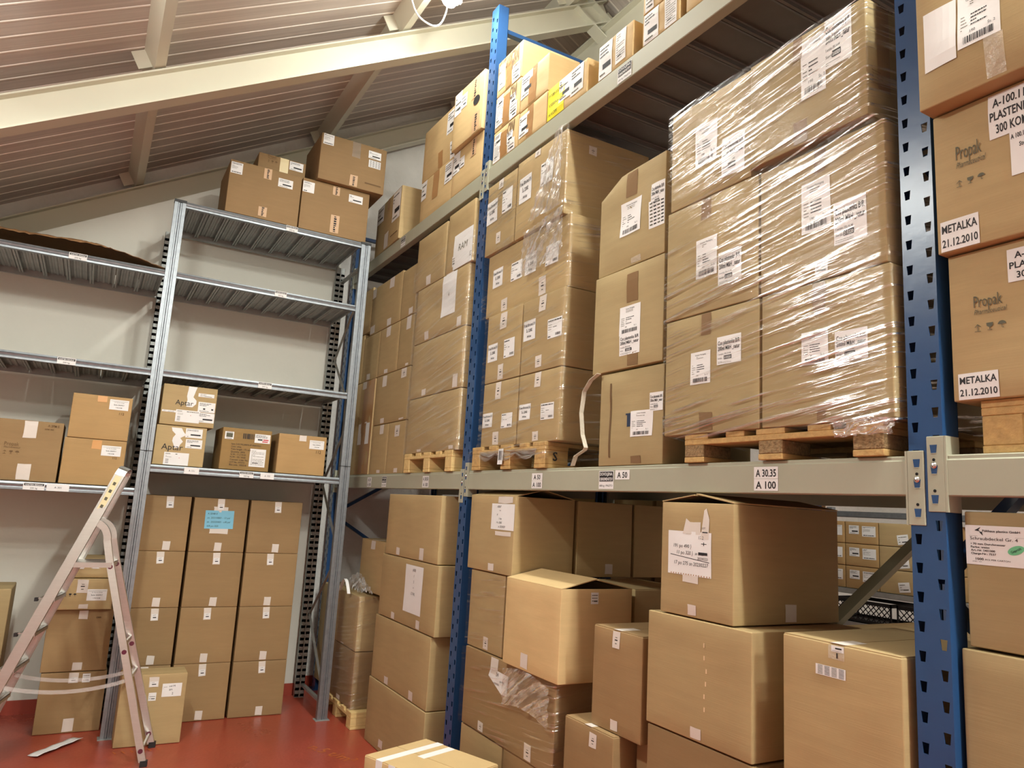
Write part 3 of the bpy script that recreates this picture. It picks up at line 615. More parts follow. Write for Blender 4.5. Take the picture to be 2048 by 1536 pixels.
        d.text('A', w * .12, h * .05, h * .09, M_red, 'c')
    elif st == 'qrless': d.rect(-W2 * .7, -h * .25, W2 * .75, h * .3, M_greyink, 1); d.rect(-W2 * .7, h * .36, W2 * .75, h * .42, M_ink, 1); d.rect(-W2 * .6, -h * .42, W2 * .6, -h * .36, M_ink, 1)
    elif st == 'ship2':
        d.lines(-W2 * .85, W2 * .8, h * .3, h * .44, 2, M_ink, seed, .5); d.lines(-W2 * .85, w * .1, -h * .1, h * .22, 4, M_greyink, seed + 1, .3); d.lines(-W2 * .8, W2 * .8, -h * .44, -h * .32, 1, M_ink, seed + 4, .6)
    elif st == 'slip':
        d.lines(-W2 * .8, W2 * .8, -h * .42, h * .42, 11, M_greyink, seed, .25); d.rect(-w * .3, -h * .3, w * .05, -h * .27, M_ink, 1)
    elif st == 'slip2':
        d.lines(-W2 * .75, W2 * .75, -h * .35, h * .38, 3, M_greyink, seed, .3); d.rect(-w * .1, -h * .3, w * .35, -h * .2, M_ink, 1)
    else:  # label_m
        d.lines(-W2 * .85, w * .25, h * .1, h * .42, 3, M_ink, seed, .4); d.rect(-w * .2, -h * .25, w * .4, -h * .1, M_ink, 1); d.lines(-W2 * .8, W2 * .3, -h * .45, -h * .32, 1, M_greyink, seed + 2, .4)
    return d, nm, lb
_pc = {}
def plain_cache(n, h):
    if n not in _pc: _pc[n] = dm(n, h, .5)
    return _pc[n]

# ------------------------------------------------------------------ cartons
def bulge_f(seed, amp, front):
    o = Vector((seed * 3.17 % 50, seed * 1.31 % 50, seed * 7.7 % 50))
    def f(face, a, b):          # a, b in -1..1 across the face
        k = max(0.0, (1 - a ** 4) * (1 - b ** 4)); n = noise.noise(Vector((a * 1.3 + face * 9, b * 1.3, 0)) + o)
        return amp * k * (.55 + 1.1 * n) * (1 if face == front else .25)
    return f
def carton_body(dx, dy, dz, seed, amp, opt, mats, parent, front):
    r = .004; f = bulge_f(seed, amp, front); hx, hy = dx / 2, dy / 2
    def axis(h0, h1):
        n = 9; return [h0, h0 + r * .5, h0 + r] + [h0 + r + (h1 - h0 - 2 * r) * k / n for k in range(1, n)] + [h1 - r, h1 - r * .5, h1]
    AX = (axis(-hx, hx), axis(-hy, hy), axis(0, dz)); bm = bmesh.new(); cache = {}
    def vert(i, j, k):
        key = (i, j, k)
        if key in cache: return cache[key]
        p = Vector((AX[0][i], AX[1][j], AX[2][k])); lo = Vector((-hx + r, -hy + r, r)); hi = Vector((hx - r, hy - r, dz - r))
        q = Vector([min(max(p[a], lo[a]), hi[a]) for a in range(3)]); d = p - q
        if d.length > 1e-9: p = q + d.normalized() * r
        u, v, t = p.x / hx, p.y / hy, p.z / dz * 2 - 1; ni, nj = len(AX[0]) - 1, len(AX[1]) - 1
        if i == 0: p.x -= f(0, v, t)
        if i == ni: p.x += f(1, v, t)
        if j == 0: p.y -= f(2, u, t)
        if j == nj: p.y += f(3, u, t)
        if opt == 'chamfer' and p.z > dz * .8 and p.y > hy * .3: p.z -= (p.z - dz * .8) / (dz * .2) * .075 * max(0, (p.y / hy - .3) / .7)
        cache[key] = bm.verts.new(p); return cache[key]
    nx, ny, nz = len(AX[0]) - 1, len(AX[1]) - 1, len(AX[2]) - 1; openbox = opt.startswith('tent')
    for j in range(ny):
        for k in range(nz):
            bm.faces.new((vert(0, j, k), vert(0, j, k + 1), vert(0, j + 1, k + 1), vert(0, j + 1, k))); bm.faces.new((vert(nx, j, k), vert(nx, j + 1, k), vert(nx, j + 1, k + 1), vert(nx, j, k + 1)))
    for i in range(nx):
        for k in range(nz):
            bm.faces.new((vert(i, 0, k), vert(i + 1, 0, k), vert(i + 1, 0, k + 1), vert(i, 0, k + 1))); bm.faces.new((vert(i, ny, k), vert(i, ny, k + 1), vert(i + 1, ny, k + 1), vert(i + 1, ny, k)))
        for j in range(ny):
            bm.faces.new((vert(i, j, 0), vert(i, j + 1, 0), vert(i + 1, j + 1, 0), vert(i + 1, j, 0)))
            if not openbox: bm.faces.new((vert(i, j, nz), vert(i + 1, j, nz), vert(i + 1, j + 1, nz), vert(i, j + 1, nz)))
    o = bm_obj('body', bm, mats, parent, True)
    if openbox: s = o.modifiers.new('t', 'SOLIDIFY'); s.thickness = .004; s.offset = -1
    return f
def slab(name, pts, th, mat, parent):
    bm = bmesh.new(); a = [bm.verts.new(p) for p in pts]; n = (Vector(pts[1]) - Vector(pts[0])).cross(Vector(pts[2]) - Vector(pts[0])).normalized()
    c = [bm.verts.new(Vector(p) + n * th) for p in pts]; k = len(pts)
    bm.faces.new(a[::-1]); bm.faces.new(c)
    for i in range(k): bm.faces.new((a[i], a[(i + 1) % k], c[(i + 1) % k], c[i]))
    return bm_obj(name, bm, mat, parent)
BOXES = [
('carton marked CRNI right of the far blue upright, lowest of three', 2.155, 3.768, 3.775, 0.4, 0.315, 0.21, 'l', 0, 0, 0.004, '', 'cartons on the upper deck of the blue rack', [('x', 0.103, 0.054, 0.091, 0.151, 0, 'slip'), ('x', 0.02, 0.081, 0.089, 0.184, 0, 'btape'), ('x', -0.081, 0.031, 0.085, 0.074, 0, 'slip2'), ('x', -0.07, 0.163, 0.078, 0.082, 0, 't:CRNI'), ('x', -0.064, 0.097, 0.073, 0.079, 0, 'label_m'), ('x', 0.096, 0.147, 0.078, 0.077, 0, 'label_m')]),
('carton marked CRNI right of the far blue upright, middle of three', 2.155, 3.768, 3.99, 0.4, 0.315, 0.235, 'l', 0, 0, 0.004, '', 'cartons on the upper deck of the blue rack', [('x', 0.1, 0.112, 0.098, 0.17, 0, 'slip'), ('x', 0.017, 0.099, 0.088, 0.208, 0, 'btape'), ('x', -0.081, 0.064, 0.094, 0.077, 0, 'slip2'), ('x', -0.081, 0.024, 0.086, 0.078, 0, 'slip2'), ('x', -0.069, 0.201, 0.078, 0.091, 0, 't:CRNI'), ('x', -0.07, 0.131, 0.068, 0.076, 0, 'label_m'), ('x', 0.098, 0.199, 0.078, 0.073, 0, 'label_m')]),
('carton marked CRNI right of the far blue upright, topmost of three', 2.165, 3.768, 4.23, 0.42, 0.315, 0.245, 'l', 0, 0, 0.004, '', 'cartons on the upper deck of the blue rack', [('x', 0.093, 0.126, 0.089, 0.168, 0, 'slip'), ('x', 0.003, 0.079, 0.071, 0.184, 0, 'btape'), ('x', -0.091, 0.085, 0.093, 0.077, 0, 'slip2'), ('x', -0.094, 0.044, 0.091, 0.086, 0, 'slip2'), ('x', -0.068, 0.206, 0.082, 0.087, 0, 't:CRNI'), ('x', -0.074, 0.142, 0.078, 0.077, 0, 't:MINI ROLLON'), ('x', 0.101, 0.23, 0.088, 0.089, 0, 't:RDEČ. KMPX'), ('x', 0.019, 0.212, 0.087, 0.088, 0, 't:P SAVIX')]),
('tan carton with darker tape stripe, second column from far blue upright, lower of two', 2.155, 3.445, 3.775, 0.4, 0.31, 0.2, 'l', 0, 0, 0.004, '', 'cartons on the upper deck of the blue rack', [('x', 0.028, 0.098, 0.067, 0.227, 0, 'btape'), ('x', 0.109, 0.101, 0.116, 0.135, 0, 'label_m')]),
('tan carton with darker tape stripe, second column from far blue upright, upper of two', 2.155, 3.445, 3.98, 0.4, 0.31, 0.235, 'l', 0, 0, 0.004, '', 'cartons on the upper deck of the blue rack', [('x', 0.018, 0.123, 0.087, 0.285, 0, 'btape'), ('x', 0.104, 0.153, 0.13, 0.15, 0, 'label_m'), ('x', 0.024, 0.217, 0.053, 0.086, 0, 'glue')]),
('low carton with a bright yellow note on the upper deck', 2.135, 3.09, 3.775, 0.36, 0.38, 0.193, 'l', 0, 0, 0.004, '', 'cartons on the upper deck of the blue rack', [('x', 0.111, 0.078, 0.167, 0.232, 0, 'yellow'), ('x', 0.018, 0.16, 0.11, 0.134, 0, 'label_m'), ('x', -0.097, 0.133, 0.119, 0.151, 0, 'label_m'), ('x', 0.004, 0.084, 0.042, 0.058, 0, 'ink_smudge')]),
('low carton with two white labels, nearer than the one with the yellow note', 2.135, 2.665, 3.775, 0.36, 0.27, 0.187, 'l', 0, 0, 0.004, '', 'cartons on the upper deck of the blue rack', [('x', 0.082, 0.144, 0.108, 0.188, 0, 'label_m'), ('x', -0.043, 0.119, 0.081, 0.165, 0, 'slip')]),
('low labelled carton at the photo top edge, lower of two on upper deck', 2.135, 2.335, 3.775, 0.36, 0.25, 0.155, 'l', 0, 0, 0.004, '', 'cartons on the upper deck of the blue rack', [('x', 0.063, 0.115, 0.101, 0.164, 0, 'label_m'), ('x', -0.068, 0.073, 0.077, 0.15, 0, 'slip')]),
('carton cut by the top edge of the photo, resting on another low labelled carton', 2.135, 2.335, 3.935, 0.36, 0.25, 0.155, 'l', 0, 0, 0.004, '', 'cartons on the upper deck of the blue rack', [('x', 0.079, 0.021, 0.058, 0.076, 0, 'slip2')]),
('carton nearest on the upper deck beside the beam, at the top edge of the photo', 2.135, 2.015, 3.775, 0.36, 0.31, 0.155, 'l', 0, 0, 0.004, '', 'cartons on the upper deck of the blue rack', []),
('tilted carton standing alone near the back wall on the upper deck', 2.1, 5.845, 3.775, 0.3, 0.65, 0.46, 'k', -2, 0, 0.004, '', 'cartons on the upper deck of the blue rack', [('x', -0.214, 0.321, 0.198, 0.256, 0, 'label_m'), ('x', 0.002, 0.07, 0.111, 0.151, 0, 'tape'), ('x', -0.201, 0.073, 0.184, 0.087, 0, 'slit'), ('x', 0.234, 0.393, 0.193, 0.159, 0, 'slip2'), ('x', 0.007, 0.407, 0.055, 0.107, 0, 'creasetape')]),
('upper deck carton with a torn flap, lower left of the stack beside the tilted carton', 2.185, 4.842, 3.775, 0.45, 0.575, 0.325, 'l', 0, 0, 0.004, '', 'cartons on the upper deck of the blue rack', [('x', -0.22, 0.229, 0.132, 0.152, 0, 'label_m'), ('x', 0.008, 0.224, 0.104, 0.219, 0, 'btape'), ('x', 0.258, 0.267, 0.103, 0.15, 0, 'slip2')]),
('upper deck carton with crushed top edge near the gable rafter', 2.19, 4.86, 4.105, 0.45, 0.58, 0.425, 'l', 1, 0, 0.01, '', 'cartons on the upper deck of the blue rack', [('x', -0.052, 0.061, 0.071, 0.141, 0, 'btape'), ('x', -0.212, 0.312, 0.159, 0.176, 0, 'label_m'), ('x', -0.266, 0.068, 0.073, 0.132, 0, 'slip2')]),
('carton under the large bright carton beside the far blue upright on the upper deck', 2.18, 4.317, 3.775, 0.45, 0.465, 0.315, 'l', 0, 0, 0.004, '', 'cartons on the upper deck of the blue rack', [('x', 0.166, 0.248, 0.11, 0.154, 0, 'label_m'), ('x', 0.078, 0.212, 0.084, 0.074, 0, 'slip2'), ('x', -0.102, 0.258, 0.081, 0.143, 0, 'printtape')]),
('large bright carton with a hand hole beside the far blue upright on the upper deck', 2.15, 4.303, 4.095, 0.45, 0.435, 0.425, 'l', 2, 0, 0.004, '', 'cartons on the upper deck of the blue rack', [('x', -0.133, 0.044, 0.097, 0.202, 0, 'printtape'), ('x', -0.129, 0.238, 0.099, 0.095, 0, 'handhole'), ('x', 0.15, 0.344, 0.103, 0.169, 0, 'slip2'), ('x', 0.063, 0.321, 0.09, 0.102, 0, 'slip2'), ('x', -0.099, 0.343, 0.09, 0.151, 0, 'printtape')]),
('wide film-wrapped carton left of the far blue upright, lowest layer from its pallet', 2.24, 4.555, 1.989, 0.6, 0.85, 0.386, 'k', 0, 0, 0.008, '', 'cartons in the wrapped load left of the far blue upright', [('x', 0.175, 0.004, 0.068, 0.041, 0, 'tape'), ('x', -0.34, 0.005, 0.064, 0.05, 0, 'tape')]),
('wide film-wrapped carton left of the far blue upright, second layer from its pallet', 2.24, 4.555, 2.38, 0.6, 0.85, 0.395, 'k', 0, 0, 0.008, '', 'cartons in the wrapped load left of the far blue upright', [('x', 0.173, 0.024, 0.071, 0.054, 0, 'tape'), ('x', -0.334, 0.04, 0.073, 0.106, 0, 'tape')]),
('wide film-wrapped carton left of the far blue upright, third layer from its pallet', 2.24, 4.555, 2.78, 0.6, 0.85, 0.41, 'k', 0, 0, 0.008, '', 'cartons in the wrapped load left of the far blue upright', [('x', 0.193, 0.031, 0.07, 0.068, 0, 'tape'), ('x', -0.331, 0.029, 0.064, 0.088, 0, 'tape'), ('x', -0.142, 0.278, 0.22, 0.29, 0, 'sheetlong')]),
('topmost plain carton of the wrapped load under the upper deck, left of two', 2.24, 4.787, 3.195, 0.6, 0.515, 0.405, 'k', 0, 0, 0.006, '', 'cartons in the wrapped load left of the far blue upright', [('x', 0.008, 0.041, 0.077, 0.066, 0, 'tape')]),
('topmost carton of the wrapped load with the big white sheet, right of two', 2.24, 4.3, 3.195, 0.6, 0.4, 0.425, 'k', 0, 0, 0.006, '', 'cartons in the wrapped load left of the far blue upright', [('x', -0.062, 0.055, 0.28, 0.239, 0, 'sheetbig'), ('x', -0.193, 0.055, 0.04, 0.049, 0, 'slip2'), ('x', 0.072, 0.064, 0.047, 0.07, 0, 'slip2')]),
('plain carton at the far end of the middle level, rightmost of the top row', 2.235, 5.225, 3.055, 0.55, 0.31, 0.395, 'k', 0, 0, 0.003, '', 'plain cartons stacked on the far end of the middle level', [('x', -0.072, 0.018, 0.081, 0.076, 0, 'tape')]),
('plain carton at the far end of the middle level, wide one in the top row', 2.235, 5.745, 3.055, 0.55, 0.71, 0.415, 'k', 0, 0, 0.003, '', 'plain cartons stacked on the far end of the middle level', [('x', -0.122, 0.371, 0.104, 0.09, 0, 'tape'), ('x', -0.121, 0.026, 0.093, 0.078, 0, 'tape'), ('x', 0.311, 0.374, 0.092, 0.089, 0, 'tape'), ('x', 0.287, 0.003, 0.117, 0.146, 0, 'tape')]),
('plain carton at the far end of the middle level, farthest of the top row', 2.235, 6.365, 3.1, 0.55, 0.51, 0.4, 'k', 0, 0, 0.003, '', 'plain cartons stacked on the far end of the middle level', []),
('plain carton at the far end of the middle level, rightmost of the second row', 2.235, 5.215, 2.655, 0.55, 0.29, 0.395, 'k', 0, 0, 0.003, '', 'plain cartons stacked on the far end of the middle level', [('x', -0.049, 0.345, 0.092, 0.111, 0, 'tape'), ('x', -0.066, 0.006, 0.058, 0.041, 0, 'tape')]),
('plain carton at the far end of the middle level, second row under the wide one', 2.235, 5.59, 2.655, 0.55, 0.44, 0.395, 'k', 0, 0, 0.003, '', 'plain cartons stacked on the far end of the middle level', [('x', 0.017, 0.356, 0.096, 0.093, 0, 'tape'), ('x', 0.01, 0.007, 0.081, 0.065, 0, 'tape')]),
('plain carton at the far end of the middle level, second row, third from the right', 2.235, 6.02, 2.655, 0.55, 0.4, 0.395, 'k', 0, 0, 0.003, '', 'plain cartons stacked on the far end of the middle level', [('x', 0.013, 0.027, 0.085, 0.06, 0, 'tape')]),
('plain carton at the far end of the middle level, second row, farthest', 2.235, 6.44, 2.655, 0.55, 0.42, 0.435, 'k', 0, 0, 0.003, '', 'plain cartons stacked on the far end of the middle level', []),
('plain carton at the far end of the middle level, wide one in the third row', 2.235, 5.435, 2.25, 0.55, 0.73, 0.4, 'k', 0, 0, 0.003, '', 'plain cartons stacked on the far end of the middle level', [('x', 0.167, 0.346, 0.096, 0.088, 0, 'tape'), ('x', -0.246, 0.369, 0.108, 0.087, 0, 'tapeb'), ('x', 0.153, 0.02, 0.083, 0.054, 0, 'tape'), ('x', -0.259, -0.012, 0.091, 0.063, 0, 'tape')]),
('plain carton at the far end of the middle level, tall with vertical crease', 2.23, 5.995, 1.857, 0.55, 0.35, 0.792, 'k', 0, 0, 0.003, '', 'plain cartons stacked on the far end of the middle level', [('x', 0.085, 0.768, 0.099, 0.085, 0, 'tape'), ('x', 0.01, 0.339, 0.285, 0.176, 0, 'sheetlong'), ('x', -0.157, 0.401, 0.26, 0.796, 0, 'creasetape')]),
('plain carton at the far end of the middle level, tall one farthest at the bottom', 2.235, 6.425, 1.857, 0.55, 0.47, 0.792, 'k', 0, 0, 0.003, '', 'plain cartons stacked on the far end of the middle level', []),
('plain carton at the far end of the middle level, bottom right one beside the pallet', 2.235, 5.245, 1.857, 0.55, 0.35, 0.388, 'k', 0, 0, 0.003, '', 'plain cartons stacked on the far end of the middle level', [('x', -0.015, 0.317, 0.101, 0.084, 0, 'tapeb'), ('x', -0.04, 0.017, 0.073, 0.045, 0, 'tape')]),
('plain carton at the far end of the middle level, bottom one farther left', 2.235, 5.61, 1.857, 0.55, 0.36, 0.388, 'k', 0, 0, 0.003, '', 'plain cartons stacked on the far end of the middle level', [('x', -0.037, 0.351, 0.089, 0.078, 0, 'tape'), ('x', -0.03, 0.013, 0.075, 0.038, 0, 'tape')]),
('film-wrapped carton on the pallet marked S, bottom layer, right half', 2.225, 3.21, 1.989, 0.55, 0.41, 0.366, 'k', 0, 0, 0.004, '', 'cartons of the wrapped load on the pallet marked S', [('x', 0.13, 0.166, 0.117, 0.083, 0, 'label_p'), ('x', -0.094, 0.152, 0.12, 0.083, 0, 'label_s'), ('x', 0.011, 0.024, 0.056, 0.062, 0, 'tapep'), ('x', 0.012, 0.337, 0.061, 0.101, 0, 'tapep')]),
('film-wrapped carton on the pallet marked S, bottom layer, left half', 2.225, 3.627, 1.989, 0.55, 0.405, 0.366, 'k', 0, 0, 0.004, '', 'cartons of the wrapped load on the pallet marked S', [('x', 0.131, 0.152, 0.121, 0.083, 0, 'label_p'), ('x', -0.097, 0.136, 0.121, 0.081, 0, 'label_s'), ('x', 0.021, 0.031, 0.069, 0.098, 0, 'tapep'), ('x', 0.021, 0.314, 0.061, 0.097, 0, 'tapep')]),
('film-wrapped carton on the pallet marked S, second layer, right half', 2.225, 3.21, 2.36, 0.55, 0.41, 0.405, 'k', 0, 0, 0.004, '', 'cartons of the wrapped load on the pallet marked S', [('x', 0.124, 0.236, 0.125, 0.11, 0, 'label_p'), ('x', -0.127, 0.204, 0.129, 0.102, 0, 'label_s'), ('x', 0.018, 0.051, 0.06, 0.062, 0, 'tapep'), ('x', 0.001, 0.362, 0.069, 0.089, 0, 'tapep')]),
('film-wrapped carton on the pallet marked S, second layer, left half', 2.225, 3.627, 2.36, 0.55, 0.405, 0.405, 'k', 0, 0, 0.004, '', 'cartons of the wrapped load on the pallet marked S', [('x', 0.118, 0.176, 0.118, 0.104, 0, 'label_p'), ('x', -0.077, 0.176, 0.121, 0.107, 0, 'label_s'), ('x', 0.011, 0.048, 0.063, 0.091, 0, 'tapep'), ('x', 0.006, 0.349, 0.076, 0.096, 0, 'tapep')]),
('wide film-wrapped carton on the pallet marked S, third layer with four labels', 2.24, 3.455, 2.77, 0.55, 0.89, 0.39, 'k', 0, 0, 0.004, '', 'cartons of the wrapped load on the pallet marked S', [('x', 0.311, 0.23, 0.121, 0.115, 0, 'label_p'), ('x', 0.089, 0.218, 0.123, 0.11, 0, 'label_s'), ('x', -0.068, 0.219, 0.122, 0.119, 0, 'label_p'), ('x', -0.289, 0.211, 0.123, 0.113, 0, 'label_s'), ('x', -0.204, 0.056, 0.07, 0.107, 0, 'tapep'), ('x', 0.214, 0.035, 0.072, 0.087, 0, 'tapep')]),
('film-wrapped carton on the pallet marked S, top layer, near half', 2.22, 3.305, 3.165, 0.55, 0.51, 0.47, 'k', 0, 0, 0.004, '', 'cartons of the wrapped load on the pallet marked S', [('x', 0.155, 0.281, 0.135, 0.153, 0, 'label_p'), ('x', -0.074, 0.295, 0.128, 0.134, 0, 'label_s'), ('x', 0.035, 0.466, 0.057, 0.07, 0, 'tapep'), ('y', -0.108, 0.392, 0.05, 0.048, 0, 'tapep')]),
('film-wrapped carton on the pallet marked S, top layer, far half beside the upright', 2.22, 3.75, 3.165, 0.55, 0.36, 0.455, 'k', 0, 0, 0.004, '', 'cartons of the wrapped load on the pallet marked S', [('x', 0.12, 0.273, 0.142, 0.146, 0, 'label_p'), ('x', -0.082, 0.288, 0.118, 0.143, 0, 'label_s'), ('x', 0.01, 0.447, 0.059, 0.106, 0, 'tapep'), ('x', 0.007, 0.079, 0.053, 0.068, 0, 'tapep')]),
('sagging olive tan carton, topmost of the crushed stack between the wrapped pallets', 2.205, 2.5, 2.735, 0.5, 0.47, 0.455, 'g', -1, 0, 0.014, 'chamfer', 'crushed cartons stacked between the two wrapped pallets', [('x', -0.007, 0.228, 0.147, 0.159, 0, 'ship'), ('x', -0.223, 0.271, 0.082, 0.109, 0, 'cos'), ('x', -0.213, 0.188, 0.095, 0.122, 0, 'grid'), ('x', -0.05, -0.01, 0.068, 0.087, 0, 'cleartape'), ('x', -0.007, 0.387, 0.072, 0.116, 0, 'graytape')]),
('sagging olive tan carton, middle of the crushed stack between the wrapped pallets', 2.2, 2.505, 2.275, 0.5, 0.48, 0.455, 'g', 0, 0, 0.012, '', 'crushed cartons stacked between the two wrapped pallets', [('x', -0.028, 0.211, 0.14, 0.128, 0, 'ship'), ('x', -0.029, 0.105, 0.136, 0.096, 0, 'cos'), ('x', -0.042, 0.355, 0.076, 0.129, 0, 'graytape'), ('x', -0.051, 0.014, 0.069, 0.099, 0, 'graytape')]),
('sagging olive tan carton with a dark crease, lowest of the crushed stack', 2.205, 2.473, 1.857, 0.5, 0.415, 0.408, 'g', 1, 0, 0.014, '', 'crushed cartons stacked between the two wrapped pallets', [('x', -0.083, 0.171, 0.132, 0.108, 0, 'ship'), ('x', -0.19, 0.255, 0.077, 0.076, 0, 'cos'), ('x', -0.05, 0.014, 0.064, 0.047, 0, 'graytape'), ('x', -0.004, 0.19, 0.024, 0.057, 0, 'blue'), ('x', 0.123, 0.198, 0.058, 0.324, 0, 'crease')]),
('large film-wrapped carton on the near pallet, bottom left', 2.205, 1.983, 1.962, 0.55, 0.475, 0.453, 'g', 0, 0, 0.004, '', 'cartons of the large wrapped load on the near pallet', [('x', 0.041, 0.246, 0.103, 0.123, 0, 'ship'), ('x', -0.101, 0.294, 0.115, 0.103, 0, 'cos'), ('x', 0.015, 0.413, 0.049, 0.09, 0, 'graytape'), ('x', 0.011, 0.04, 0.066, 0.072, 0, 'graytape')]),
('large film-wrapped carton on the near pallet, bottom right', 2.205, 1.498, 1.962, 0.55, 0.473, 0.453, 'g', 0, 0, 0.004, '', 'cartons of the large wrapped load on the near pallet', [('x', 0.022, 0.241, 0.099, 0.107, 0, 'ship'), ('x', -0.106, 0.229, 0.11, 0.094, 0, 'cos'), ('x', 0.004, 0.414, 0.047, 0.113, 0, 'graytape'), ('x', 0.002, 0.023, 0.032, 0.037, 0, 'graytape')]),
('large film-wrapped carton on the near pallet, middle left', 2.205, 1.988, 2.42, 0.55, 0.475, 0.455, 'g', 0, 0, 0.004, '', 'cartons of the large wrapped load on the near pallet', [('x', 0.012, 0.213, 0.11, 0.154, 0, 'ship'), ('x', -0.106, 0.145, 0.113, 0.127, 0, 'cos'), ('x', 0.017, 0.432, 0.052, 0.126, 0, 'graytape')]),
('large film-wrapped carton on the near pallet, middle right', 2.205, 1.505, 2.42, 0.55, 0.47, 0.45, 'g', 0, 0, 0.004, '', 'cartons of the large wrapped load on the near pallet', [('x', 0.005, 0.253, 0.111, 0.173, 0, 'ship'), ('x', -0.117, 0.164, 0.114, 0.139, 0, 'cos'), ('x', -0.012, 0.414, 0.044, 0.107, 0, 'graytape'), ('x', -0.012, 0.039, 0.047, 0.043, 0, 'slip2')]),
('large film-wrapped carton on the near pallet, top left', 2.205, 1.998, 2.88, 0.55, 0.425, 0.42, 'g', 0, 0, 0.004, '', 'cartons of the large wrapped load on the near pallet', [('x', 0.012, 0.221, 0.117, 0.169, 0, 'ship'), ('x', -0.129, 0.121, 0.11, 0.158, 0, 'cos')]),
('large film-wrapped carton with printed address side, top right on the near pallet', 2.195, 1.547, 2.9, 0.55, 0.465, 0.4, 'g', 0, 0, 0.004, '', 'cartons of the large wrapped load on the near pallet', [('x', -0.041, 0.261, 0.098, 0.212, 0, 'ship'), ('x', -0.136, 0.389, 0.099, 0.178, 0, 'cos'), ('x', 0.012, 0.033, 0.054, 0.109, 0, 'graytape'), ('x', 0.022, 0.379, 0.037, 0.131, 0, 'graytape'), ('y', -0.174, 0.4, 0.159, 0.009, 0, 't:PLASTIC-BOX'), ('y', -0.18, 0.137, 0.144, 0.052, 0, 'addr'), ('y', -0.192, 0.255, 0.063, 0.307, 0, 'graytapebig')]),
('battered carton at the top right corner with a blank white label', 2.135, 0.877, 2.805, 0.5, 0.515, 0.555, 'k', 1, 0, 0.014, '', 'cartons at the right edge of the photo', [('x', 0.19, 0.192, 0.09, 0.179, 0, 'blank'), ('x', 0.087, 0.197, 0.107, 0.155, 0, 'ship'), ('x', 0.053, 0.052, 0.047, 0.136, 0, 'cleartape')]),
('tan Pharmaceutical carton, upper of two on the pallet at the right edge', 2.185, 0.873, 2.398, 0.5, 0.506, 0.402, 'k', 0, 0, 0.006, '', 'cartons at the right edge of the photo', [('x', 0.155, 0.218, 0.078, 0.146, 0, 'propak'), ('x', 0.192, 0.035, 0.101, 0.085, 0, 'metalka'), ('x', 0.046, 0.332, 0.114, 0.122, 0, 'kom'), ('x', 0.02, 0.213, 0.071, 0.117, 0, 'ablank')]),
('tan Pharmaceutical carton, lower of two on the pallet at the right edge', 2.21, 0.867, 1.994, 0.5, 0.495, 0.399, 'k', 0, 0, 0.005, '', 'cartons at the right edge of the photo', [('x', 0.144, 0.216, 0.081, 0.116, 0, 'propak'), ('x', 0.182, 0.037, 0.101, 0.069, 0, 'metalka'), ('x', 0.029, 0.334, 0.136, 0.086, 0, 'kom')]),
('greyish carton with a large screw-lid label and green oval at the right edge', 2.235, 0.847, 1.375, 0.5, 0.535, 0.335, 'g', 0, 0, 0.004, '', 'cartons at the right edge of the photo', [('x', 0.177, 0.252, 0.196, 0.098, 0, 'fuelt')]),
('plain greyish carton under the one with the green oval label', 2.225, 0.855, 0.92, 0.5, 0.55, 0.448, 'g', 0, 0, 0.006, '', 'cartons at the right edge of the photo', []),
('plain greyish carton at the bottom right corner', 2.235, 0.85, 0.46, 0.5, 0.54, 0.455, 'g', 0, 0, 0.004, '', 'cartons at the right edge of the photo', []),
('plain greyish carton standing on the floor at the right edge', 2.235, 0.85, 0.002, 0.5, 0.54, 0.453, 'g', 0, 0, 0.004, '', 'cartons at the right edge of the photo', []),
('carton with a handwritten white sheet, topmost beside the far blue upright', 2.115, 3.606, 1.31, 0.37, 0.508, 0.405, 'k', 0, 0, 0.004, 'tent_x', 'plain cartons on the floor level of the blue rack', [('x', -0.156, 0.295, 0.248, 0.136, 0, 'note_a'), ('x', -0.15, 0.384, 0.156, 0.039, 0, 'tapew'), ('x', -0.144, 0.207, 0.165, 0.022, 0, 'tapew'), ('x', -0.029, 0.027, 0.062, 0.036, 0, 'tape')]),
('shaded carton in the top row behind the handwritten sheet, second in from the aisle', 2.51, 3.606, 1.31, 0.37, 0.508, 0.402, 'k', 0, 0, 0.004, '', 'plain cartons on the floor level of the blue rack', [('y', 0.03, 0.045, 0.05, 0.053, 0, 'tape')]),
('shaded carton in the top row behind the handwritten sheet, third in from the aisle', 2.9, 3.606, 1.31, 0.37, 0.508, 0.402, 'k', 0, 0, 0.004, '', 'plain cartons on the floor level of the blue rack', []),
('film-covered carton directly under the one with the handwritten sheet', 2.19, 3.625, 0.9, 0.5, 0.39, 0.405, 'k', 0, 0, 0.004, '', 'plain cartons on the floor level of the blue rack', [('x', -0.024, 0.042, 0.052, 0.063, 0, 'tapep')]),
('big film-wrapped carton under the open tan carton', 2.23, 3.355, 0.5, 0.6, 0.91, 0.395, 'r', 0, 0, 0.005, '', 'plain cartons on the floor level of the blue rack', [('x', 0.066, 0.369, 0.209, 0.156, 0, 'note_b'), ('x', 0.232, 0.026, 0.056, 0.059, 0, 'tapep'), ('x', -0.242, 0.036, 0.061, 0.089, 0, 'tapep')]),
('film-wrapped carton at the floor beside the far blue upright', 2.215, 3.6, 0.002, 0.55, 0.46, 0.488, 'k', 0, 0, 0.004, '', 'plain cartons on the floor level of the blue rack', []),
('film-wrapped carton at the floor, nearer than the one beside the far upright', 2.215, 3.123, 0.002, 0.55, 0.465, 0.493, 'r', 0, 0, 0.004, '', 'plain cartons on the floor level of the blue rack', []),
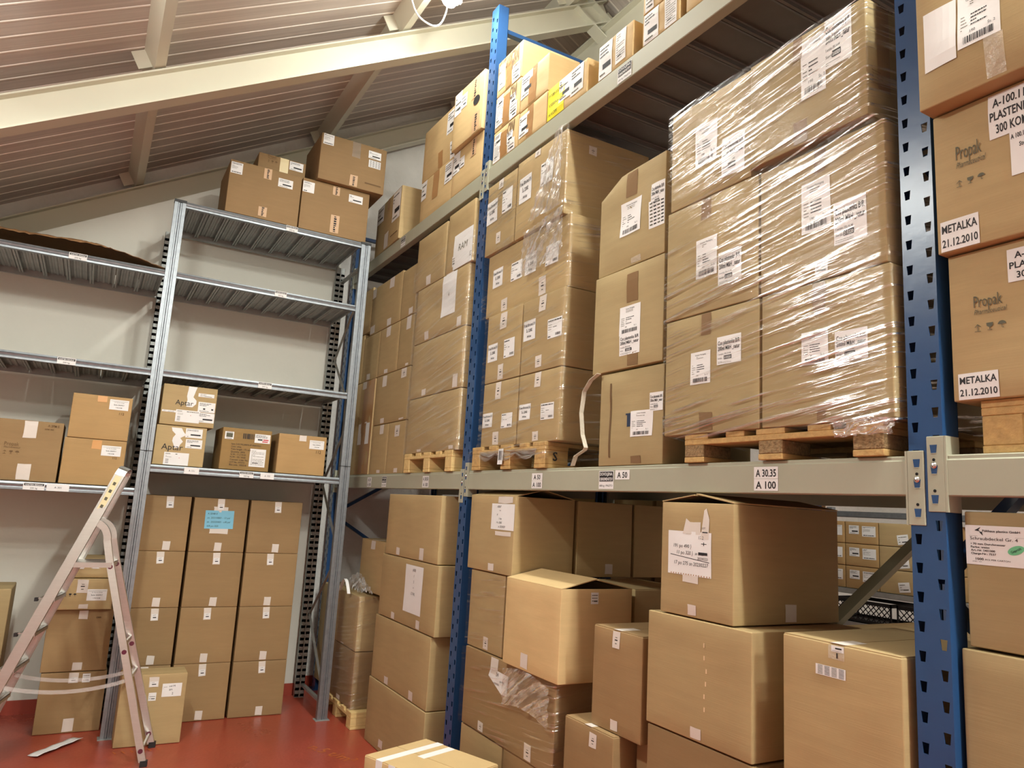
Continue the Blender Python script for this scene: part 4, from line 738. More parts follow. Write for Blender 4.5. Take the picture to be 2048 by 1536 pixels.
('tan carton with raised flaps standing on the big wrapped carton', 2.1, 3.095, 0.9, 0.4, 0.5, 0.41, 'l', 0, 0, 0.004, 'tent_x', 'plain cartons on the floor level of the blue rack', [('x', 0.04, 0.046, 0.064, 0.065, 0, 'tape'), ('y', -0.018, 0.368, 0.042, 0.051, 0, 'slip2')]),
('carton behind the tan carton with raised flaps', 2.545, 3.112, 0.9, 0.4, 0.465, 0.4, 'k', 0, 0, 0.004, 'flaps', 'plain cartons on the floor level of the blue rack', []),
('shaded carton next to the row of cartons behind the raised flaps', 2.745, 3.16, 0.45, 0.4, 0.52, 0.445, 'k', 0, 0, 0.004, 'flaps', 'plain cartons on the floor level of the blue rack', []),
('upright carton with a printed tape strip, between the open tan carton and the large cartons', 2.155, 2.473, 0.8, 0.45, 0.315, 0.39, 'r', 0, 0, 0.004, 'flapsx', 'plain cartons on the floor level of the blue rack', [('x', 0.003, 0.358, 0.047, 0.071, 0, 'tapep'), ('x', 0.003, 0.03, 0.045, 0.039, 0, 'tape')]),
('low carton with printed tape, protruding at the bottom below the upright carton', 2.125, 2.607, 0.39, 0.45, 0.335, 0.405, 'r', 0, 0, 0.004, 'flapsx', 'plain cartons on the floor level of the blue rack', [('x', -0.038, 0.361, 0.049, 0.055, 0, 'tapep')]),
('carton on the floor under the low protruding carton', 2.17, 2.605, 0.002, 0.5, 0.35, 0.383, 'r', 0, 0, 0.004, '', 'plain cartons on the floor level of the blue rack', []),
('carton on the floor behind the low protruding carton', 2.15, 2.365, 0.002, 0.3, 0.11, 0.793, 'r', 0, 0, 0.004, '', 'plain cartons on the floor level of the blue rack', []),
('open carton with a torn handwritten note under the near end of the beam', 2.2, 2.038, 1.305, 0.54, 0.365, 0.405, 'k', 0, 0, 0.004, 'tent_y', 'plain cartons on the floor level of the blue rack', [('x', 0.029, 0.222, 0.223, 0.156, 0, 'note_c'), ('x', 0.011, 0.023, 0.041, 0.042, 0, 'tape'), ('x', 0.021, 0.133, 0.08, 0.027, 0, 'tapew'), ('x', 0.011, 0.312, 0.077, 0.044, 0, 'tapew'), ('y', 0.01, 0.032, 0.056, 0.071, 0, 'tape')]),
('large plain carton supporting the open carton with the note', 2.2, 2.025, 0.9, 0.55, 0.51, 0.4, 'k', 0, 0, 0.004, '', 'plain cartons on the floor level of the blue rack', [('x', -0.008, 0.025, 0.051, 0.038, 0, 'tape'), ('x', -0.05, 0.218, 0.017, 0.251, 0, 'dots')]),
('large plain carton at the bottom under the plain carton with white tape', 2.205, 2.018, 0.47, 0.55, 0.515, 0.423, 'r', 0, 0, 0.004, '', 'plain cartons on the floor level of the blue rack', []),
('plain carton on the floor, third down from the open carton with the note', 2.205, 2.025, 0.002, 0.55, 0.51, 0.463, 'r', 0, 0, 0.004, '', 'plain cartons on the floor level of the blue rack', []),
('large carton with a barcode sticker and label strip beside the near blue upright', 2.205, 1.456, 0.9, 0.55, 0.388, 0.418, 'k', 0, 0, 0.004, 'flapsx', 'plain cartons on the floor level of the blue rack', [('x', 0.004, 0.4, 0.053, 0.046, 0, 'labtape'), ('x', 0.024, 0.34, 0.1, 0.029, 0, 'grid')]),
('plain carton under the one with the label strip beside the near blue upright', 2.205, 1.456, 0.47, 0.55, 0.388, 0.423, 'r', 0, 0, 0.004, '', 'plain cartons on the floor level of the blue rack', []),
('plain carton on the floor beside the near blue upright', 2.205, 1.456, 0.002, 0.55, 0.388, 0.463, 'r', 0, 0, 0.004, '', 'plain cartons on the floor level of the blue rack', []),
('shaded carton behind the one with the label strip, in the rear of the rack', 2.745, 1.74, 0.85, 0.45, 0.92, 0.37, 'k', 0, 0, 0.004, 'flaps', 'plain cartons on the floor level of the blue rack', []),
('shaded carton beneath the diagonal brace behind the rack', 3.7, 2.1, 0.8, 0.7, 0.8, 0.37, 'k', 0, 0, 0.004, 'flaps', 'plain cartons on the floor level of the blue rack', []),
('wide carton, four high stack left of far blue upright, topmost', 2.2, 4.72, 1.285, 0.55, 0.92, 0.42, 'k', 0, 0, 0.004, '', 'four-high plain stack left of the far blue upright', [('x', 0.209, 0.031, 0.063, 0.052, 0, 'tape'), ('x', -0.205, 0.042, 0.066, 0.079, 0, 'tape')]),
('wide carton, four high stack left of far blue upright, with long white handwritten strip', 2.2, 4.728, 0.86, 0.55, 0.985, 0.42, 'k', 0, 0, 0.004, '', 'four-high plain stack left of the far blue upright', [('x', -0.121, 0.238, 0.297, 0.3, 0, 'note_d'), ('x', 0.204, 0.027, 0.062, 0.047, 0, 'tape'), ('x', -0.235, 0.026, 0.058, 0.069, 0, 'tape')]),
('wide carton, four high stack left of far blue upright, third from the top', 2.2, 4.768, 0.43, 0.55, 0.985, 0.423, 'k', 0, 0, 0.004, '', 'four-high plain stack left of the far blue upright', [('x', 0.191, 0.031, 0.07, 0.046, 0, 'tape'), ('x', -0.248, 0.027, 0.065, 0.068, 0, 'tape')]),
('wide carton, four high stack left of far blue upright, lowest', 2.195, 4.775, 0.002, 0.55, 1.01, 0.423, 'k', 0, 0, 0.004, '', 'four-high plain stack left of the far blue upright', [('x', 0.182, 0.056, 0.075, 0.048, 0, 'tape')]),
('small plain carton on top of the wrapped floor load by the back wall', 2.2, 5.665, 0.955, 0.4, 0.53, 0.39, 'k', 0, 0, 0.004, 'flapsx', 'cartons in the wrapped load on the floor pallet by the back wall', [('x', -0.017, 0.357, 0.098, 0.069, 0, 'tape'), ('x', 0.003, 0.022, 0.077, 0.034, 0, 'tape')]),
('film-wrapped carton on the floor pallet by the back wall, upper of two', 2.125, 5.873, 0.53, 0.45, 0.595, 0.4, 'k', 0, 0, 0.006, '', 'cartons in the wrapped load on the floor pallet by the back wall', [('x', 0.025, -0.007, 0.079, 0.044, 0, 'tape')]),
('film-wrapped carton on the floor pallet by the back wall, lower of two', 2.125, 5.873, 0.12, 0.45, 0.595, 0.405, 'r', 0, 0, 0.006, '', 'cartons in the wrapped load on the floor pallet by the back wall', [('x', 0.012, 0.01, 0.084, 0.06, 0, 'tape')]),
('film-wrapped carton farthest at the back wall behind the galvanized post', 2.145, 6.44, 0.12, 0.45, 0.44, 0.8, 'k', 0, 0, 0.01, '', 'cartons in the wrapped load on the floor pallet by the back wall', []),
('carton on top of the galvanized shelving, left of the two lower ones', 0.915, 6.07, 3.775, 0.55, 0.5, 0.425, 's', 0, 0, 0.004, '', 'cartons on top of the galvanized shelving', [('y', -0.226, 0.361, 0.086, 0.091, 0, 'ship2'), ('y', 0.008, 0.378, 0.059, 0.085, 0, 'printtape'), ('y', 0.15, 0.335, 0.114, 0.071, 0, 'label_m'), ('y', 0.169, 0.071, 0.14, 0.001, 0, 'slit'), ('y', -0.001, 0.06, 0.064, 0.076, 0, 'printtape')]),
('carton on top of the galvanized shelving, right of the two lower ones', 1.48, 6.07, 3.775, 0.56, 0.5, 0.43, 's', 0, 0, 0.004, '', 'cartons on top of the galvanized shelving', [('y', -0.242, 0.357, 0.092, 0.091, 0, 'ship2'), ('y', -0.005, 0.383, 0.058, 0.074, 0, 'printtape'), ('y', 0.163, 0.354, 0.119, 0.067, 0, 'label_m'), ('y', 0.168, 0.08, 0.146, 0.0, 0, 'slit'), ('y', 0.007, 0.098, 0.072, 0.151, 0, 'printtape')]),
('carton resting on two big cartons above the shelving, overhanging to the right', 1.58, 6.02, 4.21, 0.56, 0.5, 0.4, 's', 0, 0, 0.008, '', 'cartons on top of the galvanized shelving', [('y', -0.222, 0.352, 0.087, 0.092, 0, 'ship2'), ('y', 0.015, 0.339, 0.069, 0.138, 0, 'film'), ('y', 0.176, 0.325, 0.111, 0.068, 0, 'label_m'), ('y', 0.18, 0.244, 0.105, 0.066, 0, 'grid'), ('y', 0.014, 0.047, 0.066, 0.109, 0, 'printtape'), ('y', 0.18, 0.064, 0.142, 0.007, 0, 'slit')]),
('small flat carton with a pale tape strip over the galvanized shelving', 1.038, 6.05, 4.208, 0.375, 0.3, 0.147, 's', 0, 0, 0.004, '', 'cartons on top of the galvanized shelving', [('y', 0.014, 0.117, 0.068, 0.15, 0, 'cream'), ('y', 0.111, 0.101, 0.11, 0.074, 0, 'label_m'), ('y', -0.078, 0.126, 0.081, 0.072, 0, 'propaks')]),
('tan carton with torn tape and handwriting, leftmost on the galvanized shelf', -0.373, 6.04, 1.648, 0.375, 0.4, 0.397, 'r', 0, 0, 0.004, '', 'cartons on the galvanized shelves', [('y', 0.002, 0.337, 0.073, 0.112, 0, 'tapew'), ('y', -0.084, 0.203, 0.095, 0.09, 0, 'propaks'), ('y', -0.001, 0.058, 0.077, 0.102, 0, 'tapew'), ('y', 0.129, 0.372, 0.063, 0.016, 0, 't:A 3PM E'), ('y', 0.106, 0.348, 0.053, 0.01, 0, 't:APM 400')]),
('golden tan carton beside the ladder top, lower of two on the galvanized shelf', 0.017, 6.04, 1.648, 0.375, 0.4, 0.309, 'o', 0, 0, 0.004, '', 'cartons on the galvanized shelves', [('y', 0.098, 0.237, 0.119, 0.07, 0, 'label3'), ('y', 0.006, 0.273, 0.058, 0.059, 0, 'otape'), ('y', 0.126, 0.19, 0.041, 0.014, 0, 't:112')]),
('golden tan carton beside the ladder top, upper of two on the galvanized shelf', 0.022, 6.04, 1.96, 0.365, 0.4, 0.302, 'o', 0, 0, 0.004, '', 'cartons on the galvanized shelves', [('y', 0.101, 0.247, 0.119, 0.071, 0, 'label3'), ('y', -0.005, 0.28, 0.059, 0.048, 0, 'otape'), ('y', 0.124, 0.187, 0.044, 0.017, 0, 't:112')]),
('golden tan carton, rightmost on the galvanized shelf', 1.42, 6.04, 1.818, 0.37, 0.4, 0.304, 'o', 0, 0, 0.004, '', 'cartons on the galvanized shelves', [('y', 0.109, 0.238, 0.115, 0.068, 0, 'label3'), ('y', -0.003, 0.282, 0.054, 0.048, 0, 'tapew'), ('y', 0.128, 0.183, 0.037, 0.024, 0, 't:112')]),
('dark brown carton with rows of black print on the galvanized shelf', 1.002, 6.03, 1.818, 0.355, 0.38, 0.31, 'd', 0, 0, 0.004, '', 'cartons on the galvanized shelves', [('y', -0.129, 0.252, 0.063, 0.056, 0, 'qrless'), ('y', 0.012, 0.255, 0.085, 0.04, 0, 'barc'), ('y', 0.111, 0.246, 0.114, 0.067, 0, 'label_red'), ('y', -0.036, 0.114, 0.142, 0.174, 0, 'printrows'), ('y', 0.089, 0.099, 0.116, 0.134, 0, 'slip')]),
('tan carton with large dark brand lettering, lower of two on the galvanized shelf', 0.546, 6.03, 1.818, 0.337, 0.38, 0.284, 'k', 0, 0, 0.004, '', 'cartons on the galvanized shelves', [('y', -0.051, 0.127, 0.192, 0.064, 0, 'T:Aptar'), ('y', 0.083, 0.24, 0.114, 0.067, 0, 'label_m'), ('y', 0.09, 0.163, 0.112, 0.064, 0, 'label_m'), ('y', -0.015, 0.046, 0.165, 0.089, 0, 'form'), ('y', -0.019, 0.198, 0.105, 0.145, 0, 'torn')]),
('tan carton with large dark brand lettering, upper of two on the galvanized shelf', 0.572, 6.03, 2.107, 0.367, 0.38, 0.293, 'k', 0, 0, 0.004, '', 'cartons on the galvanized shelves', [('y', -0.034, 0.164, 0.201, 0.055, 0, 'T:Aptar'), ('y', 0.119, 0.149, 0.117, 0.074, 0, 'label_m'), ('y', 0.124, 0.072, 0.112, 0.071, 0, 'label_m'), ('y', -0.002, 0.07, 0.162, 0.088, 0, 'form'), ('y', 0.108, 0.236, 0.11, 0.026, 0, 'slip2'), ('y', -0.128, 0.097, 0.095, 0.014, 0, 'slip2'), ('y', 0.013, 0.216, 0.078, 0.15, 0, 'torn')]),
('plain carton with white tape ends in the wall of twelve, lowest row, left column', 0.536, 6.24, 0.002, 0.317, 0.38, 0.398, 'r', 0, 0, 0.003, '', 'twelve plain cartons under the galvanized shelving', [('y', -0.01, 0.35300000000000004, 0.05, 0.085, 2, 'tapesm'), ('y', 0.0, 0.035, 0.05, 0.07, -2, 'tape')]),
('plain carton with white tape ends in the wall of twelve, third row, left column', 0.536, 6.24, 0.402, 0.317, 0.38, 0.398, 'r', 0, 0, 0.003, '', 'twelve plain cartons under the galvanized shelving', [('y', 0.008000000000000002, 0.35300000000000004, 0.05, 0.085, 2, 'tapesm'), ('y', 0.018000000000000002, 0.035, 0.05, 0.07, -2, 'tape')]),
('plain carton with white tape ends in the wall of twelve, second row, left column', 0.536, 6.24, 0.802, 0.317, 0.38, 0.398, 'r', 0, 0, 0.003, '', 'twelve plain cartons under the galvanized shelving', [('y', -0.004, 0.3529999999999999, 0.05, 0.085, 2, 'tapesm'), ('y', 0.006, 0.035, 0.05, 0.07, -2, 'tape')]),
('plain carton with white tape ends in the wall of twelve, top row, left column', 0.536, 6.24, 1.202, 0.317, 0.38, 0.398, 'r', 0, 0, 0.003, '', 'twelve plain cartons under the galvanized shelving', [('y', 0.014, 0.35300000000000015, 0.05, 0.085, 2, 'tapesm'), ('y', 0.024, 0.035, 0.05, 0.07, -2, 'tape')]),
('plain carton with white tape ends in the wall of twelve, lowest row, middle column', 0.91, 6.24, 0.002, 0.39, 0.38, 0.398, 'r', 0, 0, 0.003, '', 'twelve plain cartons under the galvanized shelving', [('y', 0.002, 0.35300000000000004, 0.05, 0.085, 2, 'tapesm'), ('y', 0.012, 0.035, 0.05, 0.07, -2, 'tape')]),
('plain carton with white tape ends in the wall of twelve, third row, middle column', 0.91, 6.24, 0.402, 0.39, 0.38, 0.398, 'r', 0, 0, 0.003, '', 'twelve plain cartons under the galvanized shelving', [('y', -0.01, 0.35300000000000004, 0.05, 0.085, 2, 'tapesm'), ('y', 0.0, 0.035, 0.05, 0.07, -2, 'tape')]),
('plain carton with white tape ends in the wall of twelve, second row, middle column', 0.91, 6.24, 0.802, 0.39, 0.38, 0.398, 'r', 0, 0, 0.003, '', 'twelve plain cartons under the galvanized shelving', [('y', 0.008000000000000002, 0.3529999999999999, 0.05, 0.085, 2, 'tapesm'), ('y', 0.018000000000000002, 0.035, 0.05, 0.07, -2, 'tape')]),
('plain carton with white tape ends in the wall of twelve, top row, middle column', 0.91, 6.24, 1.202, 0.39, 0.38, 0.398, 'r', 0, 0, 0.003, '', 'twelve plain cartons under the galvanized shelving', [('y', -0.004, 0.35300000000000015, 0.05, 0.085, 2, 'tapesm'), ('y', 0.006, 0.035, 0.05, 0.07, -2, 'tape'), ('y', -0.005, 0.24, 0.205, 0.135, 1, 'bluenote'), ('y', -0.0, 0.315, 0.1, 0.04, 0, 'tapew'), ('y', 0, 0.155, 0.13, 0.035, 0, 'tapew')]),
('plain carton with white tape ends in the wall of twelve, lowest row, right column', 1.323, 6.24, 0.002, 0.395, 0.38, 0.398, 'r', 0, 0, 0.003, '', 'twelve plain cartons under the galvanized shelving', [('y', 0.014, 0.35300000000000004, 0.05, 0.085, 2, 'tapesm'), ('y', 0.024, 0.035, 0.05, 0.07, -2, 'tape')]),
('plain carton with white tape ends in the wall of twelve, third row, right column', 1.323, 6.24, 0.402, 0.395, 0.38, 0.398, 'r', 0, 0, 0.003, '', 'twelve plain cartons under the galvanized shelving', [('y', 0.002, 0.35300000000000004, 0.05, 0.085, 2, 'tapesm'), ('y', 0.012, 0.035, 0.05, 0.07, -2, 'tape')]),
('plain carton with white tape ends in the wall of twelve, second row, right column', 1.323, 6.24, 0.802, 0.395, 0.38, 0.398, 'r', 0, 0, 0.003, '', 'twelve plain cartons under the galvanized shelving', [('y', -0.01, 0.3529999999999999, 0.05, 0.085, 2, 'tapesm'), ('y', 0.0, 0.035, 0.05, 0.07, -2, 'tape')]),
('plain carton with white tape ends in the wall of twelve, top row, right column', 1.323, 6.24, 1.202, 0.395, 0.38, 0.398, 'r', 0, 0, 0.003, '', 'twelve plain cartons under the galvanized shelving', [('y', 0.008000000000000002, 0.35300000000000015, 0.05, 0.085, 2, 'tapesm'), ('y', 0.018000000000000002, 0.035, 0.05, 0.07, -2, 'tape')]),
('plain carton on the red floor behind the ladder, lowest of the stack', 0.095, 6.245, 0.002, 0.39, 0.45, 0.388, 'r', 0, 0, 0.004, '', 'cartons stacked behind the ladder', [('y', 0.004, 0.05, 0.063, 0.085, 0, 'tape'), ('y', -0.002, 0.359, 0.057, 0.08, 0, 'tapesm'), ('y', 0.074, 0.347, 0.047, 0.057, 0, 'slip2')]),
('plain carton behind the ladder, second from the floor', 0.085, 6.245, 0.395, 0.39, 0.45, 0.405, 'r', 0, 0, 0.004, '', 'cartons stacked behind the ladder', [('y', 0.018, 0.03, 0.058, 0.056, 0, 'tape'), ('y', 0.012, 0.371, 0.054, 0.056, 0, 'tape'), ('y', 0.107, 0.352, 0.038, 0.011, 0, 't:KMB')]),
('low carton with care symbols and a white label behind the ladder', 0.08, 6.19, 0.805, 0.36, 0.42, 0.205, 'k', 0, 0, 0.004, '', 'cartons stacked behind the ladder', [('y', 0.079, 0.098, 0.12, 0.076, 0, 'label3'), ('y', -0.081, 0.099, 0.081, 0.035, 0, 'symbols'), ('y', -0.014, 0.156, 0.065, 0.088, 0, 'tapep'), ('y', 0.006, 0.018, 0.056, 0.036, 0, 'tapew')]),
('flattened brown carton with tape scraps behind the ladder platform', 0.1, 6.2, 1.015, 0.3, 0.4, 0.125, 'k', 0, 0, 0.012, '', 'cartons stacked behind the ladder', [('y', -0.071, 0.072, 0.067, 0.026, 0, 'torn'), ('y', 0.028, 0.074, 0.076, 0.024, 0, 'torn')]),
('carton with an address label standing behind the rear ladder legs', 0.557, 5.683, 0.002, 0.395, 0.195, 0.438, 'k', 0, 0, 0.004, 'flaps', '', [('y', -0.004, 0.393, 0.058, 0.063, 0, 'tapesm'), ('y', -0.004, 0.301, 0.046, 0.05, 0, 'slip2'), ('y', 0.11, 0.337, 0.119, 0.083, 0, 'label_h'), ('y', 0.017, 0.04, 0.027, 0.061, 0, 'tape')]),
('pale carton with white tape in the foreground on the floor', 1.593, 3.433, 0.002, 0.4, 0.5, 0.448, 'l', 20, 0, 0.004, 'tapedtop', None, []),
('plain grey-brown carton leaning at the left edge of the photo', -0.667, 6.1, 0.002, 0.665, 0.4, 0.948, 'g', 0, 0, 0.004, 'flaps', None, []),
('small carton on the distant shelf, bottom row, first from the left', 6.175, 4.6, 1.13, 0.35, 0.32, 0.19, 'o', 0, 0, 0.004, '', 'labelled cartons on the shelf seen behind the near blue upright', [('x', 0.07, 0.12, 0.1, 0.075, 0, 'label_m'), ('x', -0.075, 0.11, 0.13, 0.09, 0, 'ship2')]),
('small carton on the distant shelf, middle row, first from the left', 6.175, 4.6, 1.325, 0.35, 0.32, 0.19, 'o', 0, 0, 0.004, '', 'labelled cartons on the shelf seen behind the near blue upright', [('x', 0.07, 0.12, 0.1, 0.075, 0, 'label_m'), ('x', -0.075, 0.11, 0.13, 0.09, 0, 'ship2')]),
('small carton on the distant shelf, top row, first from the left', 6.175, 4.6, 1.52, 0.35, 0.32, 0.19, 'o', 0, 0, 0.004, '', 'labelled cartons on the shelf seen behind the near blue upright', [('x', 0.07, 0.12, 0.1, 0.075, 0, 'label_m'), ('x', -0.075, 0.11, 0.13, 0.09, 0, 'ship2')]),
('small carton on the distant shelf, bottom row, second from the left', 6.175, 4.27, 1.13, 0.35, 0.32, 0.19, 'o', 0, 0, 0.004, '', 'labelled cartons on the shelf seen behind the near blue upright', [('x', 0.07, 0.12, 0.1, 0.075, 0, 'label_m'), ('x', -0.075, 0.11, 0.13, 0.09, 0, 'ship2')]),
('small carton on the distant shelf, middle row, second from the left', 6.175, 4.27, 1.325, 0.35, 0.32, 0.19, 'o', 0, 0, 0.004, '', 'labelled cartons on the shelf seen behind the near blue upright', [('x', 0.07, 0.12, 0.1, 0.075, 0, 'label_m'), ('x', -0.075, 0.11, 0.13, 0.09, 0, 'ship2')]),
('small carton on the distant shelf, top row, second from the left', 6.175, 4.27, 1.52, 0.35, 0.32, 0.19, 'o', 0, 0, 0.004, '', 'labelled cartons on the shelf seen behind the near blue upright', [('x', 0.07, 0.12, 0.1, 0.075, 0, 'label_m'), ('x', -0.075, 0.11, 0.13, 0.09, 0, 'ship2')]),
('small carton on the distant shelf, bottom row, third from the left', 6.175, 3.93, 1.13, 0.35, 0.34, 0.19, 'k', 0, 0, 0.004, '', 'labelled cartons on the shelf seen behind the near blue upright', [('x', -0.05, 0.06, 0.1, 0.08, 8, 'slip2')]),
('small carton on the distant shelf, middle row, third from the left', 6.175, 3.93, 1.325, 0.35, 0.34, 0.19, 'k', 0, 0, 0.004, '', 'labelled cartons on the shelf seen behind the near blue upright', [('x', -0.05, 0.06, 0.1, 0.08, 8, 'slip2')]),
('small carton on the distant shelf, top row, third from the left', 6.175, 3.93, 1.52, 0.35, 0.34, 0.19, 'k', 0, 0, 0.004, '', 'labelled cartons on the shelf seen behind the near blue upright', [('x', -0.05, 0.06, 0.1, 0.08, 8, 'slip2')]),
('small carton on the distant shelf, bottom row, fourth from the left', 6.175, 3.585, 1.13, 0.35, 0.33, 0.19, 'o', 0, 0, 0.004, '', 'labelled cartons on the shelf seen behind the near blue upright', [('x', 0.07, 0.12, 0.1, 0.075, 0, 'label_m'), ('x', -0.075, 0.11, 0.13, 0.09, 0, 'ship2')]),
('small carton on the distant shelf, middle row, fourth from the left', 6.175, 3.585, 1.325, 0.35, 0.33, 0.19, 'o', 0, 0, 0.004, '', 'labelled cartons on the shelf seen behind the near blue upright', [('x', 0.07, 0.12, 0.1, 0.075, 0, 'label_m'), ('x', -0.075, 0.11, 0.13, 0.09, 0, 'ship2')]),
('small carton on the distant shelf, top row, fourth from the left', 6.175, 3.585, 1.52, 0.35, 0.33, 0.19, 'o', 0, 0, 0.004, '', 'labelled cartons on the shelf seen behind the near blue upright', [('x', 0.07, 0.12, 0.1, 0.075, 0, 'label_m'), ('x', -0.075, 0.11, 0.13, 0.09, 0, 'ship2')]),
('added light-blocking carton in the next rack row, first column from the brace, lowest layer', 3.785, 3.59, 0.003, 0.85, 0.68, 0.45, 'k', 0, 0, 0.004, '', 'light-blocking cartons added in the next rack row', []),  # filler columns from here on, added to hide the bright wall behind the gaps
('added light-blocking carton in the next rack row, first column from the brace, second layer', 3.785, 3.59, 0.458, 0.85, 0.68, 0.45, 'k', 0, 0, 0.004, '', 'light-blocking cartons added in the next rack row', []),
('added light-blocking carton in the next rack row, first column from the brace, third layer', 3.785, 3.59, 0.913, 0.85, 0.68, 0.45, 'k', 0, 0, 0.004, '', 'light-blocking cartons added in the next rack row', []),
('added light-blocking carton in the next rack row, first column from the brace, top layer', 3.785, 3.59, 1.368, 0.85, 0.68, 0.45, 'k', 0, 0, 0.004, '', 'light-blocking cartons added in the next rack row', []),
('added light-blocking carton in the next rack row, second column from the brace, lowest layer', 3.785, 4.285, 0.003, 0.85, 0.63, 0.45, 'k', 0, 0, 0.004, '', 'light-blocking cartons added in the next rack row', []),
('added light-blocking carton in the next rack row, second column from the brace, second layer', 3.785, 4.285, 0.458, 0.85, 0.63, 0.45, 'k', 0, 0, 0.004, '', 'light-blocking cartons added in the next rack row', []),
('added light-blocking carton in the next rack row, second column from the brace, third layer', 3.785, 4.285, 0.913, 0.85, 0.63, 0.45, 'k', 0, 0, 0.004, '', 'light-blocking cartons added in the next rack row', []),
('added light-blocking carton in the next rack row, second column from the brace, top layer', 3.785, 4.285, 1.368, 0.85, 0.63, 0.45, 'k', 0, 0, 0.004, '', 'light-blocking cartons added in the next rack row', []),
('added light-blocking carton in the next rack row, third column from the brace, lowest layer', 3.785, 4.945, 0.003, 0.85, 0.61, 0.45, 'k', 0, 0, 0.004, '', 'light-blocking cartons added in the next rack row', []),
('added light-blocking carton in the next rack row, third column from the brace, second layer', 3.785, 4.945, 0.458, 0.85, 0.61, 0.45, 'k', 0, 0, 0.004, '', 'light-blocking cartons added in the next rack row', []),
('added light-blocking carton in the next rack row, third column from the brace, third layer', 3.785, 4.945, 0.913, 0.85, 0.61, 0.45, 'k', 0, 0, 0.004, '', 'light-blocking cartons added in the next rack row', []),
('added light-blocking carton in the next rack row, third column from the brace, top layer', 3.785, 4.945, 1.368, 0.85, 0.61, 0.45, 'k', 0, 0, 0.004, '', 'light-blocking cartons added in the next rack row', [])
]

for bi, (label, cx, cy, z0, dx, dy, dz, tint, rot, tilt, amp, opt, group, decs) in enumerate(BOXES):
    root = empty('cardboard_box', (cx, cy, z0), math.radians(rot)); tag(root, label, 'box', group)
    amp = min(amp, .012); f = carton_body(dx, dy, dz, bi + 1, amp, opt, CB[tint], root, 2 if (cx < 1.88 and cy > 5) else 0); hx, hy = dx / 2, dy / 2; mt = CB[tint]
    for di, (face, u, v, w_, h_, rt, st) in enumerate(decs):
        if w_ < .004 or h_ < .004: continue
        span = dy if face == 'x' else dx; w_ = min(w_, span * .98); u = min(max(u, -span / 2 + w_ / 2 + .002), span / 2 - w_ / 2 - .002)
        lo, hi = v - h_ / 2, v + h_ / 2
        if 'tape' in st: lo, hi = max(lo, .008), min(hi, dz - .003); v, h_ = (lo + hi) / 2, hi - lo
        else: h_ = min(h_, dz * .98); v = min(max(v, h_ / 2 + .003), dz - h_ / 2 - .003)
        if h_ < .006: continue
        d, nm, lb = make_decal(st, w_, h_, bi * 17 + di)
        ca, sa = math.cos(math.radians(rt)), math.sin(math.radians(rt))
        def mapf(a, b, off, face=face, u=u, v=v):
            x, y = a * ca - b * sa, a * sa + b * ca
            if face == 'x':
                yy = u - x; zz = v + y; zc = min(max(zz, .0), dz)
                yc = min(max(yy, -hy), hy); over = max(0, zz - dz)
                return Vector((-hx - max(0, f(0, yc / hy, zc / dz * 2 - 1)) - off - .0004 + min(over, 0), yc, zz if over <= 0 else dz + over * .15 + off))
            xx = u + x; zz = v + y; xc = min(max(xx, -hx), hx); zc = min(max(zz, .0), dz)
            return Vector((xc, -hy - max(0, f(2, xc / hx, zc / dz * 2 - 1)) - off - .0004, zc if zz <= dz else dz + off))
        d.build(nm, root, mapf, lb)
    if opt in ('flaps', 'flapsx', 'tapedtop'):
        g_ = .002; e = .003
        if opt == 'flapsx' or dx > dy:      # seam runs along x
            for s in (-1, 1): slab('top_flap', [(-hx + e, s * g_, dz), (hx - e, s * g_, dz), (hx - e, s * (hy - e), dz), (-hx + e, s * (hy - e), dz)][::s], .003, mt, root)
            strip = (-hx, hx, -.025, .025)
        else:
            for s in (-1, 1): slab('top_flap', [(s * g_, -hy + e, dz), (s * (hx - e), -hy + e, dz), (s * (hx - e), hy - e, dz), (s * g_, hy - e, dz)][::s], .003, mt, root)
            strip = (-.025, .025, -hy, hy)
        if opt == 'tapedtop':
            for q in ((-hx, hx, hy - .13, hy - .085), (-.02, hx - .01, .03, .075)):
                bm = bmesh.new(); box(bm, q[0], q[1], q[2], q[3], dz + .003, dz + .0045)
                if q[2] > 0: box(bm, -hx - .0015, -hx, q[2], q[3], dz - .14, dz + .004)
                bm_obj('tape_strip', bm, M_paper, root)
        elif tint in 'rl' or opt == 'flapsx':
            bm = bmesh.new(); sx = hx if opt == 'flapsx' or dx > dy else .025
            if strip[1] == hx: box(bm, -hx, -hx + .1, -.024, .024, dz + .003, dz + .0038)
            else: box(bm, -.024, .024, -hy, -hy + .1, dz + .003, dz + .0038)
            bm_obj('tape_strip', bm, M_tapew, root)
    if opt == 'tent_x':                       # two long flaps meeting in a low ridge along y
        hgt = .045
        slab('top_flap', [(-hx, -hy, dz), (0.0, -hy + .005, dz + hgt), (0.0, hy - .005, dz + hgt), (-hx, hy, dz)][::-1], .004, mt, root)
        slab('top_flap', [(hx, -hy, dz), (.01, -hy + .005, dz + hgt - .006), (.01, hy - .005, dz + hgt - .006), (hx, hy, dz)], .004, mt, root)
    if opt == 'tent_y':
        hgt = .029
        slab('top_flap', [(-hx, -hy, dz), (hx, -hy, dz), (hx, .0, dz + hgt), (-hx, .0, dz + hgt)], .004, mt, root)
        slab('top_flap', [(-hx, hy, dz), (-hx, .012, dz + hgt - .004), (hx, .012, dz + hgt - .004), (hx, hy, dz)], .004, mt, root)

